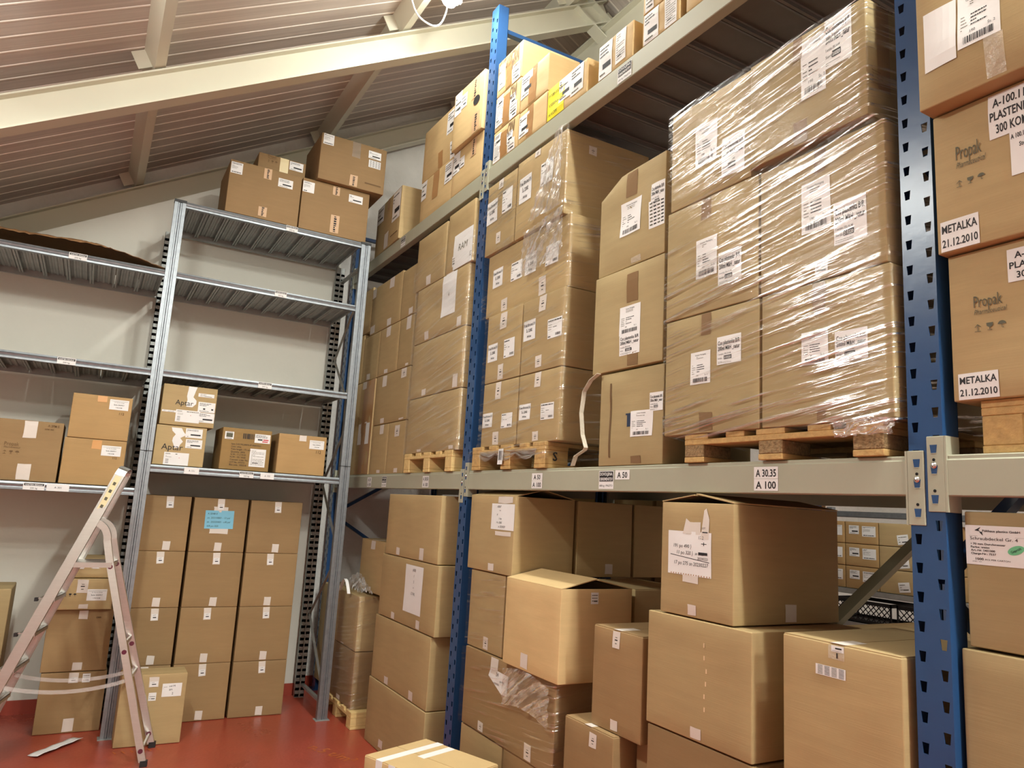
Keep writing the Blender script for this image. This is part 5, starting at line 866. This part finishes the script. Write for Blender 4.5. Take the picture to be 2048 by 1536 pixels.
# ------------------------------------------------------------------ labels on the rack beams
def beam_label(beam, y0, y1, z0, z1, kind, xf=XF - .004):
    d = Dec(y1 - y0, z1 - z0); w_, h_ = d.w, d.h; d.full(M_paper, 1, 1)
    if kind == 'dov':
        d.rect(-w_ * .46, h_ * .17, w_ * .46, h_ * .46, M_ink, 1); d.rect(-w_ * .46, -h_ * .08, w_ * .46, h_ * .17, M_ink, 1)
        d.text('DOVOLJENA', 0, h_ * .24, h_ * .17, M_paper, 'c', w_ * .84, True, 2); d.text('OBREMENITEV', 0, -h_ * .03, h_ * .16, M_paper, 'c', w_ * .88, True, 2)
        d.text('600 kg / PALETO', 0, -h_ * .37, h_ * .12, M_ink, 'c', w_ * .88)
    else:
        ls = kind.split('|')
        for k, t in enumerate(ls): d.text(t, 0, h_ / 2 - h_ * (k + .82) / len(ls), h_ / len(ls) * .62, M_ink, 'c', w_ * .84, True)
        if len(ls) > 1: d.rect(-w_ / 2, -h_ * .006, w_ / 2, h_ * .006, M_beam, 1)
    yc, zc = (y0 + y1) / 2, (z0 + z1) / 2
    d.build('beam_label', beam, lambda u, v, off: Vector((xf - off, yc - u, zc + v)))
B0, B1 = BEAMS[(0, 'l', True)], BEAMS[(1, 'l', True)]
beam_label(B0, 3.13, 3.23, 1.757, 1.832, 'A 50|A 100'); beam_label(B0, 2.555, 2.66, 1.757, 1.835, 'dov'); beam_label(B0, 2.448, 2.545, 1.797, 1.837, 'A 50')
beam_label(B0, 1.682, 1.783, 1.756, 1.835, 'A 30.35|A 100'); beam_label(B1, 4.54, 4.645, 1.757, 1.832, 'A 30/50|A 100'); beam_label(B1, 5.68, 5.78, 1.757, 1.832, 'A 30|A 100')
beam_label(B1, 5.34, 5.44, 1.757, 1.835, 'dov')
beam_label(BEAMS[(0, 'u', True)], 2.525, 2.63, 3.672, 3.75, 'dov'); beam_label(BEAMS[(1, 'u', True)], 5.37, 5.47, 3.672, 3.75, 'dov')

# ------------------------------------------------------------------ pallets
def pallet(label, x0, y0, wy, lx, z0, z1, blk, wood, group='wooden pallets', mark=False):
    root = empty('wooden_pallet', (x0, y0, z0)); tag(root, label, 'pallet', group); H = z1 - z0; t = .02; bw = .1
    for k in range(3):
        for j in range(3):
            bm = bmesh.new(); yy = (0, wy / 2 - bw / 2, wy - bw)[k]; xx = (0, lx / 2 - .07, lx - .14)[j]
            box(bm, xx, xx + .14, yy + .001, yy + bw - .001, t, H - 2 * t, 0, .003); bm_obj('block', bm, blk, root)
        yy = (0, wy / 2 - bw / 2, wy - bw)[k]
        bm = bmesh.new(); box(bm, 0, lx, yy, yy + bw, 0.0005, t, 0, .002); bm_obj('bottom_board', bm, wood, root)
    for j in range(3):
        bm = bmesh.new(); xx = (0, lx / 2 - .07, lx - .14)[j]; box(bm, xx, xx + .14, 0, wy, H - 2 * t, H - t, 0, .002); bm_obj('cross_board', bm, wood, root)
    for k in range(5):
        bm = bmesh.new(); yy = k * (wy - .12) / 4; box(bm, 0, lx, yy, yy + (.12 if k % 2 == 0 else .085), H - t, H, 0, .002); bm_obj('top_board', bm, wood, root)
    if mark:
        d = Dec(.05, .05); d.text('S', 0, -.02, .045, M_ink, 'c', None, True); d.build('stencil_mark', root, lambda u, v, off: Vector((.06 + u, -.0003 - off, H * .45 + v)))
    return root
LV = 1.8565
pallet('pale wooden pallet under the wrapped load left of the far blue upright', 1.935, 4.18, .80, 1.05, LV, 1.988, M_woodp, M_woodp)
pallet('wooden pallet with a black stencilled S right of the far blue upright', 1.935, 3.10, .80, 1.05, LV, 1.988, M_wood, M_wood, mark=True)
pallet('wooden pallet with chipboard blocks under the large wrapped load', 1.935, 1.30, .81, 1.05, LV, 1.961, M_chip, M_wood)
pallet('wooden pallet under the Pharmaceutical cartons at the right edge', 1.975, .255, .80, 1.03, LV, 1.993, M_wood, M_wood)
pallet('wooden pallet on the red floor under the wrapped cartons by the back wall', 1.885, 5.50, .80, 1.05, 0.0, .119, M_woodp, M_woodp)
d = Dec(.055, .085); d.full(M_paper, 1, 1); d.bars(-.018, .02, -.02, .032, 9, M_ink, 5); d.text('7', 0, -.037, .01, M_ink, 'c')
tag(d.build('pallet_tag', None, lambda u, v, off: Vector((1.925 - off + v * .05, 3.535 - u, 1.925 + v))), 'white barcode tag hanging on the pallet marked S', 'tag')

# ------------------------------------------------------------------ stretch film
def film_shell(name, label, secs, mat, seed=1, per=None, ns=70, nz=16, amp=.003, group='stretch film around pallet loads', dens=1, slope=.1):
    """secs: list of (z, [(x,y)...]) same point count, from the deep far side round the front to the deep near side"""
    bm = bmesh.new(); uvl = bm.loops.layers.uv.new('UVMap'); rows = []; o = Vector((seed * 5.1, 0, 0))
    ref = secs[0][1]; tot = sum(math.dist(a, c) for a, c in zip(ref, ref[1:])); cnt = [max(1, round(ns * math.dist(a, c) / tot)) for a, c in zip(ref, ref[1:])]
    def resample(pts):
        out = []; s0 = 0.0
        for a, c, q in zip(pts, pts[1:], cnt):
            l = math.dist(a, c); n = Vector((c[1] - a[1], -(c[0] - a[0]), 0)).normalized()
            for k in range(q): out.append((a[0] + (c[0] - a[0]) * k / q, a[1] + (c[1] - a[1]) * k / q, s0 + l * k / q, n))
            s0 += l
        out.append((pts[-1][0], pts[-1][1], s0, n)); return out
    S = [(z, resample(p)) for z, p in secs]
    for (z0, p0), (z1, p1) in zip(S, S[1:]):
        m_ = max(1, int(nz * (z1 - z0) * 6))
        for j in range(m_ + (1 if z1 == S[-1][0] else 0)):
            t = j / m_; row = []
            for (a, c) in zip(p0, p1):
                x, y, s = a[0] + (c[0] - a[0]) * t, a[1] + (c[1] - a[1]) * t, a[2]; z = z0 + (z1 - z0) * t; n = (a[3] + c[3]).normalized()
                k = noise.noise(Vector((s * 2.2, (z + s * slope) * 42, seed))) + .6 * noise.noise(Vector((s * 6, (z + s * slope) * 85, seed + 3)))
                row.append((bm.verts.new(Vector((x, y, z)) + n * (amp * k * .7)), s, z))
            rows.append(row)
    for r0, r1 in zip(rows, rows[1:]):
        for a, c, e, g_ in zip(r0, r0[1:], r1[1:], r1):
            f_ = bm.faces.new((a[0], c[0], e[0], g_[0])); f_.smooth = True
            for lp, q in zip(f_.loops, (a, c, e, g_)): lp[uvl].uv = (q[1], q[2])
    o_ = bm_obj(name, bm, mat); tag(o_, label, 'plastic film', group)
    return o_
def U(xf, xb, y0, y1):          # far back -> front far -> front near -> back near
    return [(xb, y1), (xf + .01, y1), (xf, y1 - .01), (xf, y0 + .01), (xf + .01, y0), (xb, y0)]
e = .016
film_shell('stretch_film', 'shiny wrinkled film around the large load on the near pallet',
           [(1.945, U(1.93 - .010, 2.4, 1.262 - .010, 2.22 + .010)), (2.40, U(1.928 - .010, 2.4, 1.262 - .010, 2.222 + .010)), (2.43, U(1.928 - .010, 2.4, 1.268 - .010, 2.227 + .010)), (2.865, U(1.928 - .010, 2.4, 1.27 - .010, 2.225 + .010)), (2.905, U(1.918 - .010, 2.4, 1.313 - .010, 2.212 + .010)), (3.303, U(1.918 - .010, 2.4, 1.315 - .010, 2.21 + .010))],
           M_filmB, 1, amp=.003, ns=90, nz=24)
film_shell('stretch_film', 'thin clear film around the load on the pallet marked S',
           [(1.90, U(1.912, 2.4, 3.08, 3.92)), (1.972, U(1.912, 2.4, 3.08, 3.92)), (1.9872, U(1.925, 2.45, 3.0 - e, 3.835 + e)), (2.02, U(1.95 - e, 2.45, 3.0 - e, 3.835 + e)), (2.752, U(1.95 - e, 2.45, 3.0 - e, 3.835 + e)), (2.764, U(1.95 - e, 2.45, 3.0 - e, 3.948)), (2.768, U(1.962 - e, 2.45, 3.0 - e, 3.948)), (3.163, U(1.962 - e, 2.45, 3.01 - e, 3.948)), (3.182, U(1.940 - e, 2.45, 3.045 - e, 3.948)), (3.655, U(1.940 - e, 2.45, 3.05 - e, 3.948))],
           M_filmA, 2, amp=.004, ns=80, nz=18)
film_shell('stretch_film', 'matte film around the load left of the far blue upright',
           [(1.985, U(1.94 - e, 2.3, 4.13 - e, 4.98 + e)), (3.182, U(1.94 - e, 2.3, 4.13 - e, 4.99 + e)), (3.191, U(1.94 - e, 2.3, 4.085, 5.062)), (3.40, U(1.94 - e, 2.3, 4.085, 5.062))],
           M_filmL, 3, amp=.004, ns=70, nz=16)
film_shell('stretch_film', 'film over the big carton under the open tan carton',
           [(.50, U(1.93 - e, 2.4, 2.90 - e, 3.82 + e)), (.892, U(1.93 - e, 2.4, 2.90 - e, 3.82 + e))], M_filmA, 4, amp=.004, ns=60, nz=14, slope=-.4)
film_shell('stretch_film', 'film over the carton beneath the handwritten sheet beside the far blue upright',
           [(.905, U(1.94 - e, 2.3, 3.43 - e, 3.835)), (1.30, U(1.94 - e, 2.3, 3.43 - e, 3.835))], M_filmA, 6, amp=.004, ns=40, nz=14, slope=-.4)
film_shell('stretch_film', 'film around the cartons on the floor pallet by the back wall',
           [(.122, U(1.90 - e, 2.35, 5.575 - e, 6.175 + e)), (.935, U(1.90 - e, 2.35, 5.575 - e, 6.18 + e))], M_filmL, 5, amp=.004, ns=60, nz=12)
def crumple(label, fn, nu, nv, seed, amp, name='loose_film', mat=None):
    bm = bmesh.new(); uvl = bm.loops.layers.uv.new('UVMap'); V = []
    for j in range(nv + 1):
        row = []
        for i in range(nu + 1):
            p, n = fn(i / nu, j / nv); q = Vector(p); k = noise.noise(q * 38 + Vector((seed, 0, 0))) + .5 * noise.noise(q * 90)
            row.append((bm.verts.new(q + Vector(n) * amp * k), i / nu * .5, j / nv * .5))
        V.append(row)
    for j in range(nv):
        for i in range(nu):
            qd = (V[j][i], V[j][i + 1], V[j + 1][i + 1], V[j + 1][i]); f_ = bm.faces.new([q[0] for q in qd]); f_.smooth = True
            for lp, q in zip(f_.loops, qd): lp[uvl].uv = (q[1], q[2])
    o = bm_obj(name, bm, mat or M_crump); tag(o, label, 'plastic film'); return o
crumple('bunched shiny film on the near top corner of the load marked S', lambda u, v: ((1.908, 3.035 + (.05 + .27 * (1 - v) ** .7 * (1 - .3 * v)) * u, 3.20 + .44 * v + .05 * (1 - u) * 0 - .0 * u), (-1, 0, 0)), 18, 30, 3, .012)
crumple('bunched shiny film below the top layer on the load marked S', lambda u, v: ((1.916, 3.01 + .40 * u, 2.93 + .26 * v - .03 * u), (-1, 0, 0)), 26, 20, 9, .014)
crumple('shiny film pocket on the near corner of the big carton under the open one', lambda u, v: ((1.898, 2.91 + .42 * u, .70 + .17 * v + .03 * math.sin(u * 3)), (-1, 0, 0)), 24, 12, 14, .010)
crumple('bundle of white film stuffed on the chipboard corner block of the near pallet', lambda u, v: ((1.900 + .0 * v, 1.25 + .19 * u - .1 * u * u * 0, 1.915 + .045 * v - .03 * (1 - u) * 0), (-1, 0, .3)), 18, 10, 21, .02)
crumple('torn film hanging under the boards of the pallet marked S', lambda u, v: ((1.93, 3.17 + .63 * u, 1.958 - (.02 + .035 * abs(math.sin(u * 9))) * v), (-1, 0, 0)), 30, 5, 27, .006)
crumple('clear film and white tape heaped on the wrapped cartons by the back wall', lambda u, v: ((1.895 + .08 * v, 5.5 + .5 * u, .972 + .11 * math.sin(u * math.pi) * math.sin(v * math.pi)), (0, 0, 1)), 24, 18, 33, .035)
bm = bmesh.new(); P = [(1.868, 5.98 - .23 * k / 10, .93 + .10 * math.sin(math.pi * k / 10)) for k in range(11)]
sweep(bm, P, [(-.0015, -.012), (.0015, -.012), (.0015, .012), (-.0015, .012)], up=(1, 0, 0)); bm2 = bm
tag(bm_obj('white_strap', bm2, M_paper), 'white curved paper strap on the wrapped cartons by the back wall', 'strap')
# loose strap between the load marked S and the crushed stack
bm = bmesh.new(); P = [(1.925, 2.66, 2.268), (1.925, 2.72, 2.245), (1.93, 2.775, 2.20), (1.925, 2.785, 2.10), (1.93, 2.775, 2.0), (1.93, 2.745, 1.94), (1.935, 2.76, 1.93), (1.935, 2.83, 1.905), (1.94, 2.86, 1.862)]
sweep(bm, P, [(-.0012, -.011), (.0012, -.011), (.0012, .011), (-.0012, .011)], up=(1, 0, 0)); tag(bm_obj('loose_strap', bm, clear('twisted_strap', .75, .3, (.75, .7, .58, 1))), 'loose twisted plastic strap hanging beside the crushed stack', 'strap')

# ------------------------------------------------------------------ galvanized shelving
sh = empty('metal_shelving', (0, 0, 0)); tag(sh, 'tall galvanized shelving unit in front of the white back wall', 'shelving')
def gpost(x, yf, front):
    H = 3.764; w_ = .078; d_ = .045; s = 1 if front else -1
    bm = bmesh.new(); x0 = x - w_ / 2
    if front:
        pr = [(0, 0), (.024, 0), (.027, .006), (.036, .006), (.039, 0), (.042, .006), (.051, .006), (.054, 0), (w_, 0), (w_, d_), (w_ - .002, d_), (w_ - .002, .002), (.056, .002), (.053, .008), (.025, .008), (.022, .002), (.002, .002), (.002, d_), (0, d_)]
        a = [bm.verts.new((x0 + u, yf + v, .004)) for u, v in pr]; c = [bm.verts.new((x0 + u, yf + v, H)) for u, v in pr]
        for k in range(len(pr)): bm.faces.new((a[k], a[(k + 1) % len(pr)], c[(k + 1) % len(pr)], c[k]))
        bm.faces.new(a); bm.faces.new(c[::-1]); bmesh.ops.recalc_face_normals(bm, faces=bm.faces)
    else:
        slotted(bm, (x0, yf - d_, 0), (1, 0, 0), (0, 0, 1), w_, H - .03, ((.010, .022, 0), (.054, .066, 0.0001)), .05, .022, .002)
        box(bm, x0, x0 + .002, yf - d_, yf, 0, H - .03); box(bm, x0 + w_ - .002, x0 + w_, yf - d_, yf, 0, H - .03); box(bm, x0 + .034, x0 + .044, yf - d_ - .004, yf - d_, 0, H - .03)
    o = bm_obj('post', bm, M_galv if front else M_galvd, sh)
    if front:
        bm = bmesh.new(); box(bm, x0 - .003, x0 + w_ + .003, yf - .003, yf + d_ + .003, H - .012, H + .008); bm_obj('post_cap', bm, M_cap, o)
        bm = bmesh.new(); box(bm, x0 - .001, x0 + w_ + .001, yf - .0015, yf + d_, 1.905, 1.909); bm_obj('post_joint', bm, M_dark, o)
        bm = bmesh.new(); box(bm, x0 - .015, x0 + w_ + .015, yf - .02, yf + d_ + .02, 0.0005, .004); bm_obj('foot_plate', bm, M_galvd, o)
PX = [-1.14, .33, 1.765]; YF, YB = 5.80, 6.55
for x in PX:
    gpost(x, YF, True); gpost(x, YB, False)
    z = .12; d_ = 1
    while z + .55 < 3.7:
        a, c = (YF + .05, YB - .05) if d_ > 0 else (YB - .05, YF + .05)
        bm = bmesh.new(); bar(bm, (x + .02, a, z), (x + .02, c, z + .55), .004, .02, up=(1, 0, 0)); bm_obj('side_brace', bm, M_galvd, sh); z += .55; d_ = -d_
    for zz in (.10, 3.6):
        bm = bmesh.new(); bar(bm, (x + .02, YF + .04, zz), (x + .02, YB - .04, zz), .02, .03, up=(1, 0, 0)); bm_obj('side_brace', bm, M_galvd, sh)
def gshelf(x0, x1, z, tags=()):
    oo = []
    for yf, s in ((YF + .003, 1), (YB - .003, -1)):
        bm = bmesh.new()
        pr = [(0, -.05), (.004, -.052), (.03, -.052), (.03, 0), (.012, 0), (.008, -.012), (0, -.018), (.004, -.030), (0, -.038)]
        a = [bm.verts.new((x0, yf + s * u, z + v)) for u, v in pr]; c = [bm.verts.new((x1, yf + s * u, z + v)) for u, v in pr]
        n = len(pr)
        for k in range(n): bm.faces.new((a[k], a[(k + 1) % n], c[(k + 1) % n], c[k]))
        bm.faces.new(a); bm.faces.new(c[::-1])
        bmesh.ops.recalc_face_normals(bm, faces=bm.faces)
        oo.append(bm_obj('shelf_beam', bm, M_galv if s > 0 else M_galvd, sh))
    o = oo[0]; n = 9; wx = (x1 - x0) / n
    for k in range(n):
        p0, p1 = x0 + k * wx + .003, x0 + (k + 1) * wx - .003; bm = bmesh.new(); t = z - .003
        pr = [(p0 + .012, t - .03), (p0, t - .03), (p0, t)]
        for j in range(3):
            c_ = p0 + (p1 - p0) * (j + 1) / 4; pr += [(c_ - .012, t), (c_ - .007, t - .006), (c_ + .007, t - .006), (c_ + .012, t)]
        pr += [(p1, t), (p1, t - .03), (p1 - .012, t - .03)]
        A = [bm.verts.new((x, YF + .034, zz)) for x, zz in pr]; C_ = [bm.verts.new((x, YB - .034, zz)) for x, zz in pr]
        for j in range(len(pr) - 1): bm.faces.new((A[j], C_[j], C_[j + 1], A[j + 1]))
        q = bm_obj('shelf_panel', bm, M_galvd, sh); s_ = q.modifiers.new('t', 'SOLIDIFY'); s_.thickness = .0012
    for xc, w_, kind in tags:
        d = Dec(w_, .046); d.full(M_paper, 1, 1)
        if kind == 'k': d.rect(-w_ * .46, .004, w_ * .46, .019, M_ink, 1); d.text('KASTEN REGALE', 0, .006, .010, M_paper, 'c', w_ * .8, True, 2); d.text('200 kg', 0, -.016, .011, M_ink, 'c', w_ * .5)
        else: d.text(kind, 0, -.006, .013, M_ink, 'c', w_ * .4)
        d.build('shelf_label', o, lambda u, v, off, xc=xc: Vector((xc + u, YF + .002 - off, z - .026 + v)))
XR0, XR1 = PX[1] + .04, PX[2] - .04; XL0, XL1 = PX[0] + .04, PX[1] - .04
gshelf(XR0, XR1, 3.77, [(1.15, .09, 'k')]); gshelf(XR0, XR1, 3.225, [(1.12, .09, 'k')]); gshelf(XR0, XR1, 2.495, [(1.08, .1, 'k')])
gshelf(XR0, XR1, 1.813, [(.64, .1, 'A 101'), (1.02, .1, 'k'), (1.17, .1, 'A 103')])
gshelf(XL0, XL1, 3.225, [(-.26, .11, 'k')]); gshelf(XL0, XL1, 2.49, [(-.23, .11, 'k')]); gshelf(XL0, XL1, 1.642, [(-.30, .12, 'k'), (-.165, .13, 'A 301')])
# brown wrapping paper on the top left shelf
def kp(u, v):
    x = -1.05 + 1.34 * u; h = .115 * (1 - max(0, (u - .62) / .38) ** 1.5) * math.sin(math.pi * min(1, .12 + v * .88)) ** .6
    return ((x, 5.83 + .5 * v + .03 * math.sin(u * 7), 3.246 + max(0, h)), (0, 0, 1))
kpo = crumple('dark brown wrapping paper lying on the upper left galvanized shelf', kp, 44, 14, 41, .012, 'wrapping_paper', M_kpaper); kpo['category'] = 'paper'
kpo.modifiers.new('t', 'SOLIDIFY').thickness = .002

# ------------------------------------------------------------------ step ladder
ld = empty('step_ladder', (.1, 5.35, 0)); ld.location = (0, 0, 0); tag(ld, 'aluminium step ladder standing open in front of the galvanized shelving', 'ladder')
def lx(z): return .165 - .365 * (1.73 - z)
def yn(z): return 5.19 + .075 * z / 1.73
def yfr(z): return 5.545 - .085 * z / 1.73
for fy, nm in ((yn, 'near'), (yfr, 'far')):
    bm = bmesh.new()
    d_ = Vector((lx(1.70) - lx(0), 0, 1.70)).normalized(); s = 1 if nm == 'near' else -1
    a, c = Vector((lx(0.015), fy(0), .015)), Vector((lx(1.72), fy(1.72), 1.72))
    bar(bm, a, c, .003, .058, up=(1, 0, 0.4)); off = Vector((1, 0, -.365)).normalized() * .0275
    bar(bm, a + off + Vector((0, s * .011, 0)), c + off + Vector((0, s * .011, 0)), .022, .003, up=(1, 0, .4)); bar(bm, a - off + Vector((0, s * .011, 0)), c - off + Vector((0, s * .011, 0)), .022, .003, up=(1, 0, .4))
    o = bm_obj('stile', bm, M_alu, ld)
    if nm == 'near':
        d = Dec(.034, .34); d.full(M_cream, 1, 1)
        for k in range(6): d.rect(-.008, -.14 + k * .05, .008, -.12 + k * .05, M_greyink, 1)
        ax = Vector((.343, 0, .939)); px_ = Vector((.939, 0, -.343)); c0 = Vector((lx(1.55), fy(1.55), 1.55))
        d.build('warning_sticker', o, lambda u, v, off: c0 + px_ * u + ax * v - Vector((0, .002 + off, 0)))
# hoop joining the stiles at the top
bm = bmesh.new(); y0_, y1_ = yn(1.72), yfr(1.72); ym, hr = (y0_ + y1_) / 2, (y1_ - y0_) / 2; t0 = Vector((lx(1.715), 0, 1.715)); ax = Vector((.343, 0, .939))
P = [t0 + Vector((0, ym - hr * math.cos(math.pi * k / 12), 0)) + ax * (.055 * math.sin(math.pi * k / 12) ** .6) for k in range(13)]
sweep(bm, P, [(-.028, -.002), (.028, -.002), (.028, .002), (-.028, .002)], up=ax); bm_obj('top_hoop', bm, M_alu, ld, False)
for z in (.20, .395, .59, .785, .98):
    bm = bmesh.new(); x = lx(z); box(bm, x - .055, x + .03, yn(z) + .003, yfr(z) - .003, z - .004, z); box(bm, x + .026, x + .03, yn(z) + .003, yfr(z) - .003, z - .022, z)
    for k in range(4): box(bm, x - .05 + k * .018, x - .044 + k * .018, yn(z) + .004, yfr(z) - .004, z, z + .002)
    o = bm_obj('step', bm, M_alu, ld)
    bm = bmesh.new(); box(bm, x - .072, x - .055, yn(z) - .004, yn(z) + .02, z - .018, z + .002); box(bm, x - .072, x - .055, yfr(z) - .02, yfr(z) + .004, z - .018, z + .002); bm_obj('end_plug', bm, M_cap, o)
zp = 1.185; bm = bmesh.new(); box(bm, lx(zp) - .01, .19, yn(zp) + .003, yfr(zp) - .003, zp - .004, zp); box(bm, lx(zp) - .01, .19, yn(zp) + .002, yn(zp) + .006, zp - .03, zp); box(bm, .186, .19, yn(zp) + .003, yfr(zp) - .003, zp - .03, zp)
bm_obj('platform', bm, M_alu, ld)
def rl(z, far): return .178 + (1.18 - z) * .29
for far in (False, True):
    fy = yfr if far else yn; P = []
    x1 = lx(1.40) + .01
    for k in range(9): t = k / 8; P.append((x1 + (.145 - x1) * math.sin(t * math.pi / 2), fy(1.3) + (.02 if not far else -.02), 1.425 - .11 * (1 - math.cos(t * math.pi / 2))))
    for z in (1.18, .9, .6, .3, .03): P.append((rl(z, far), fy(z) + (.02 if not far else -.02) * (z / 1.18), z))
    bm = bmesh.new(); sweep(bm, P, [(-.011, -.02), (.011, -.02), (.011, .02), (-.011, .02)], up=(1, 0, .1)); o = bm_obj('rear_leg', bm, M_alu, ld)
    bm = bmesh.new(); box(bm, rl(.0, far) - .02, rl(0, far) + .02, fy(0) - .014, fy(0) + .014, .0005, .035); bm_obj('rubber_foot', bm, M_cap, o)
    bm = bmesh.new()
    for z in (1.16, .66, .09): disc(bm, (rl(z, far), fy(z) + (.02 if not far else -.02) * (z / 1.18) - .0112, z), (0, -1, 0), .014, 12, .003)
    bm_obj('rivet', bm, M_plum, o)
for far in (0, 1):
    bm = bmesh.new(); fy = yfr if far else yn; box(bm, lx(0) - .03, lx(0) + .03, fy(0) - .014, fy(0) + .014, .0005, .03); bm_obj('rubber_foot', bm, M_cap, ld)
for z in (.70, .50, .085):
    bm = bmesh.new(); bar(bm, (rl(z, False), yn(z) + .02, z), (rl(z, True), yfr(z) - .02, z), .012, .022, up=(0, 0, 1)); bm_obj('rear_crossbar', bm, M_alu, ld)
M_web = clear('pale_webbing', .28, .5, (.75, .72, .70, 1))
for far in (0, 1):
    fy = yfr if far else yn; bm = bmesh.new(); z0_ = .50
    P = [(lx(z0_) + (rl(z0_, far) - lx(z0_)) * k / 10, fy(z0_) + (.004 if not far else -.02), z0_ - .05 * math.sin(math.pi * k / 10) ** .8) for k in range(11)]
    sweep(bm, P, [(-.0008, -.011), (.0008, -.011), (.0008, .011), (-.0008, .011)], up=(0, 0, 1)); bm_obj('safety_strap', bm, M_web, ld)

def shear(o):
    for c in o.children:
        if c.type == 'MESH':
            for v in c.data.vertices: v.co.x += .2 * (v.co.y - 5.22)
        shear(c)
shear(ld)
# ------------------------------------------------------------------ next rack row, distant shelf, crates
r2 = empty('pallet_rack', (0, 0, 0)); tag(r2, 'dark frame of the next rack row seen behind the near blue upright', 'rack')
for (x, s) in ((3.20, 1), (4.36, -1)): blue_upright(x, 2.55, 4.6, r2, s)
for (x_, y0_, y1_) in ((3.20, 2.66, 5.28), (4.31, 2.66, 5.28)):  # beams, deck and far frame added so the gap under the front rack stays dark
    bm = bmesh.new(); box(bm, x_, x_ + .05, y0_, y1_, 1.865, 1.97); bm_obj('beam', bm, M_beam, r2)
for (x, s) in ((3.20, 1), (4.36, -1)): blue_upright(x, 5.29, 4.6, r2, s)
for k in range(12):
    bm = bmesh.new(); box(bm, 3.25, 4.31, 2.66 + k * .218, 2.66 + k * .218 + .21, 1.93, 1.965); bm_obj('deck_panel', bm, M_deck, r2)
M_olive = plain('dark_olive_brace', lin('6A634F'), .5, var=.05)
for (a, za), (c, zc) in [((3.27, 1.08), (4.29, 1.68)), ((4.29, 1.75), (3.27, 2.3)), ((3.27, .2), (4.29, .2)), ((4.29, .3), (3.27, .95))]:
    bm = bmesh.new(); bar(bm, (a, 2.60, za), (c, 2.60, zc), .03, .075, up=(0, 1, 0)); bm_obj('frame_brace', bm, M_olive, r2)
ds = empty('metal_shelving', (0, 0, 0)); tag(ds, 'galvanized shelf with labelled cartons far behind the near blue upright', 'shelving')
for y in (2.6, 4.95):
    bm = bmesh.new(); box(bm, 5.98, 6.04, y, y + .06, 0, 1.85); bm_obj('post', bm, M_galv, ds)
    bm = bmesh.new(); box(bm, 6.5, 6.56, y, y + .06, 0, 1.85); bm_obj('post', bm, M_galv, ds)
for z in (1.80, 1.125):
    bm = bmesh.new(); box(bm, 5.985, 6.55, 2.66, 4.95, z - .045, z); bm_obj('shelf', bm, M_galv if z > 1.5 else M_galvd, ds)
def crate(label, x, y, z, dx=.4, dy=.6, dz=.19):
    r = empty('plastic_crate', (x, y, z)); tag(r, label, 'crate', 'black mesh crates on the distant shelf'); bm = bmesh.new(); t = .012
    for zz in (0, dz - .03): 
        box(bm, 0, t, 0, dy, zz, zz + .03); box(bm, dx - t, dx, 0, dy, zz, zz + .03); box(bm, 0, dx, 0, t, zz, zz + .03); box(bm, 0, dx, dy - t, dy, zz, zz + .03)
    for a in (0, dx - t):
        for b_ in (0, dy - t): box(bm, a, a + t, b_, b_ + t, 0, dz)
    box(bm, 0, dx, 0, dy, 0, .008); bm_obj('frame', bm, M_crate, r)
    bm = bmesh.new()
    n = int(dy / .05)
    for k in range(-3, n):
        for s in (0, 1):
            y0_, z0_, y1_, z1_ = k * .05, .03, k * .05 + dz - .06, dz - .03
            a, c = max(0, y0_), min(dy, y1_)
            if c <= a: continue
            za, zc = z0_ + (a - y0_), z0_ + (c - y0_)
            if s: za, zc = z0_ + z1_ - za, z0_ + z1_ - zc
            bar(bm, (.006, a, za), (.006, c, zc), .006, .006, up=(1, 0, 0))
    bm_obj('mesh_side', bm, M_crate, r)
ds2 = bmesh.new(); box(ds2, 5.98, 6.55, 2.66, 4.95, .80, .845); bm_obj('shelf', ds2, M_galvd, ds)
crate('black mesh crate under the distant shelf, left one', 5.99, 4.0, .846); crate('black mesh crate under the distant shelf, right one', 5.99, 3.35, .846)
# ------------------------------------------------------------------ floor bits
bm = bmesh.new(); V = []
for j in range(5):
    for i in range(9): V.append(bm.verts.new((-.10 + .030 * i + .014 * j, 5.60 + .036 * i + (-.018 * j), .004 + .005 * abs(math.sin(i * 1.1)) + .012 * (j / 4) ** 2)))
for j in range(4):
    for i in range(8): bm.faces.new((V[j * 9 + i], V[j * 9 + i + 1], V[(j + 1) * 9 + i + 1], V[(j + 1) * 9 + i])).smooth = True
o = tag(bm_obj('paper_scrap', bm, M_paper), 'curled white paper strip on the red floor below the ladder', 'paper'); o.modifiers.new('t', 'SOLIDIFY').thickness = .001
M_chalk = plain('yellow_floor_marking', lin('B8662F'), .7, var=.3, vs=30)
def floor_text(s, x, y, size, ang, label):
    V, F = text_geo(s); bm = bmesh.new(); ca, sa = math.cos(ang), math.sin(ang)
    vs = [bm.verts.new((x + (a * ca - b_ * sa) * size, y + (a * sa + b_ * ca) * size, .0012)) for a, b_ in V]
    for f_ in F:
        try: bm.faces.new([vs[i] for i in f_])
        except ValueError: pass
    tag(bm_obj('floor_marking', bm, M_chalk), label, 'marking')
floor_text('n.5 t/m\u00b2', 1.50, 5.22, .13, -1.12, 'faint yellow handwritten marking on the red floor near the rack')
bm = bmesh.new()
for k in range(6): bar(bm, (.36 + .05 * k, 5.515, .0012), (.375 + .05 * k, 5.475, .0012), .008, .0008)
tag(bm_obj('floor_marking', bm, M_chalk), 'short yellow strokes on the red floor in front of the ladder carton', 'marking')
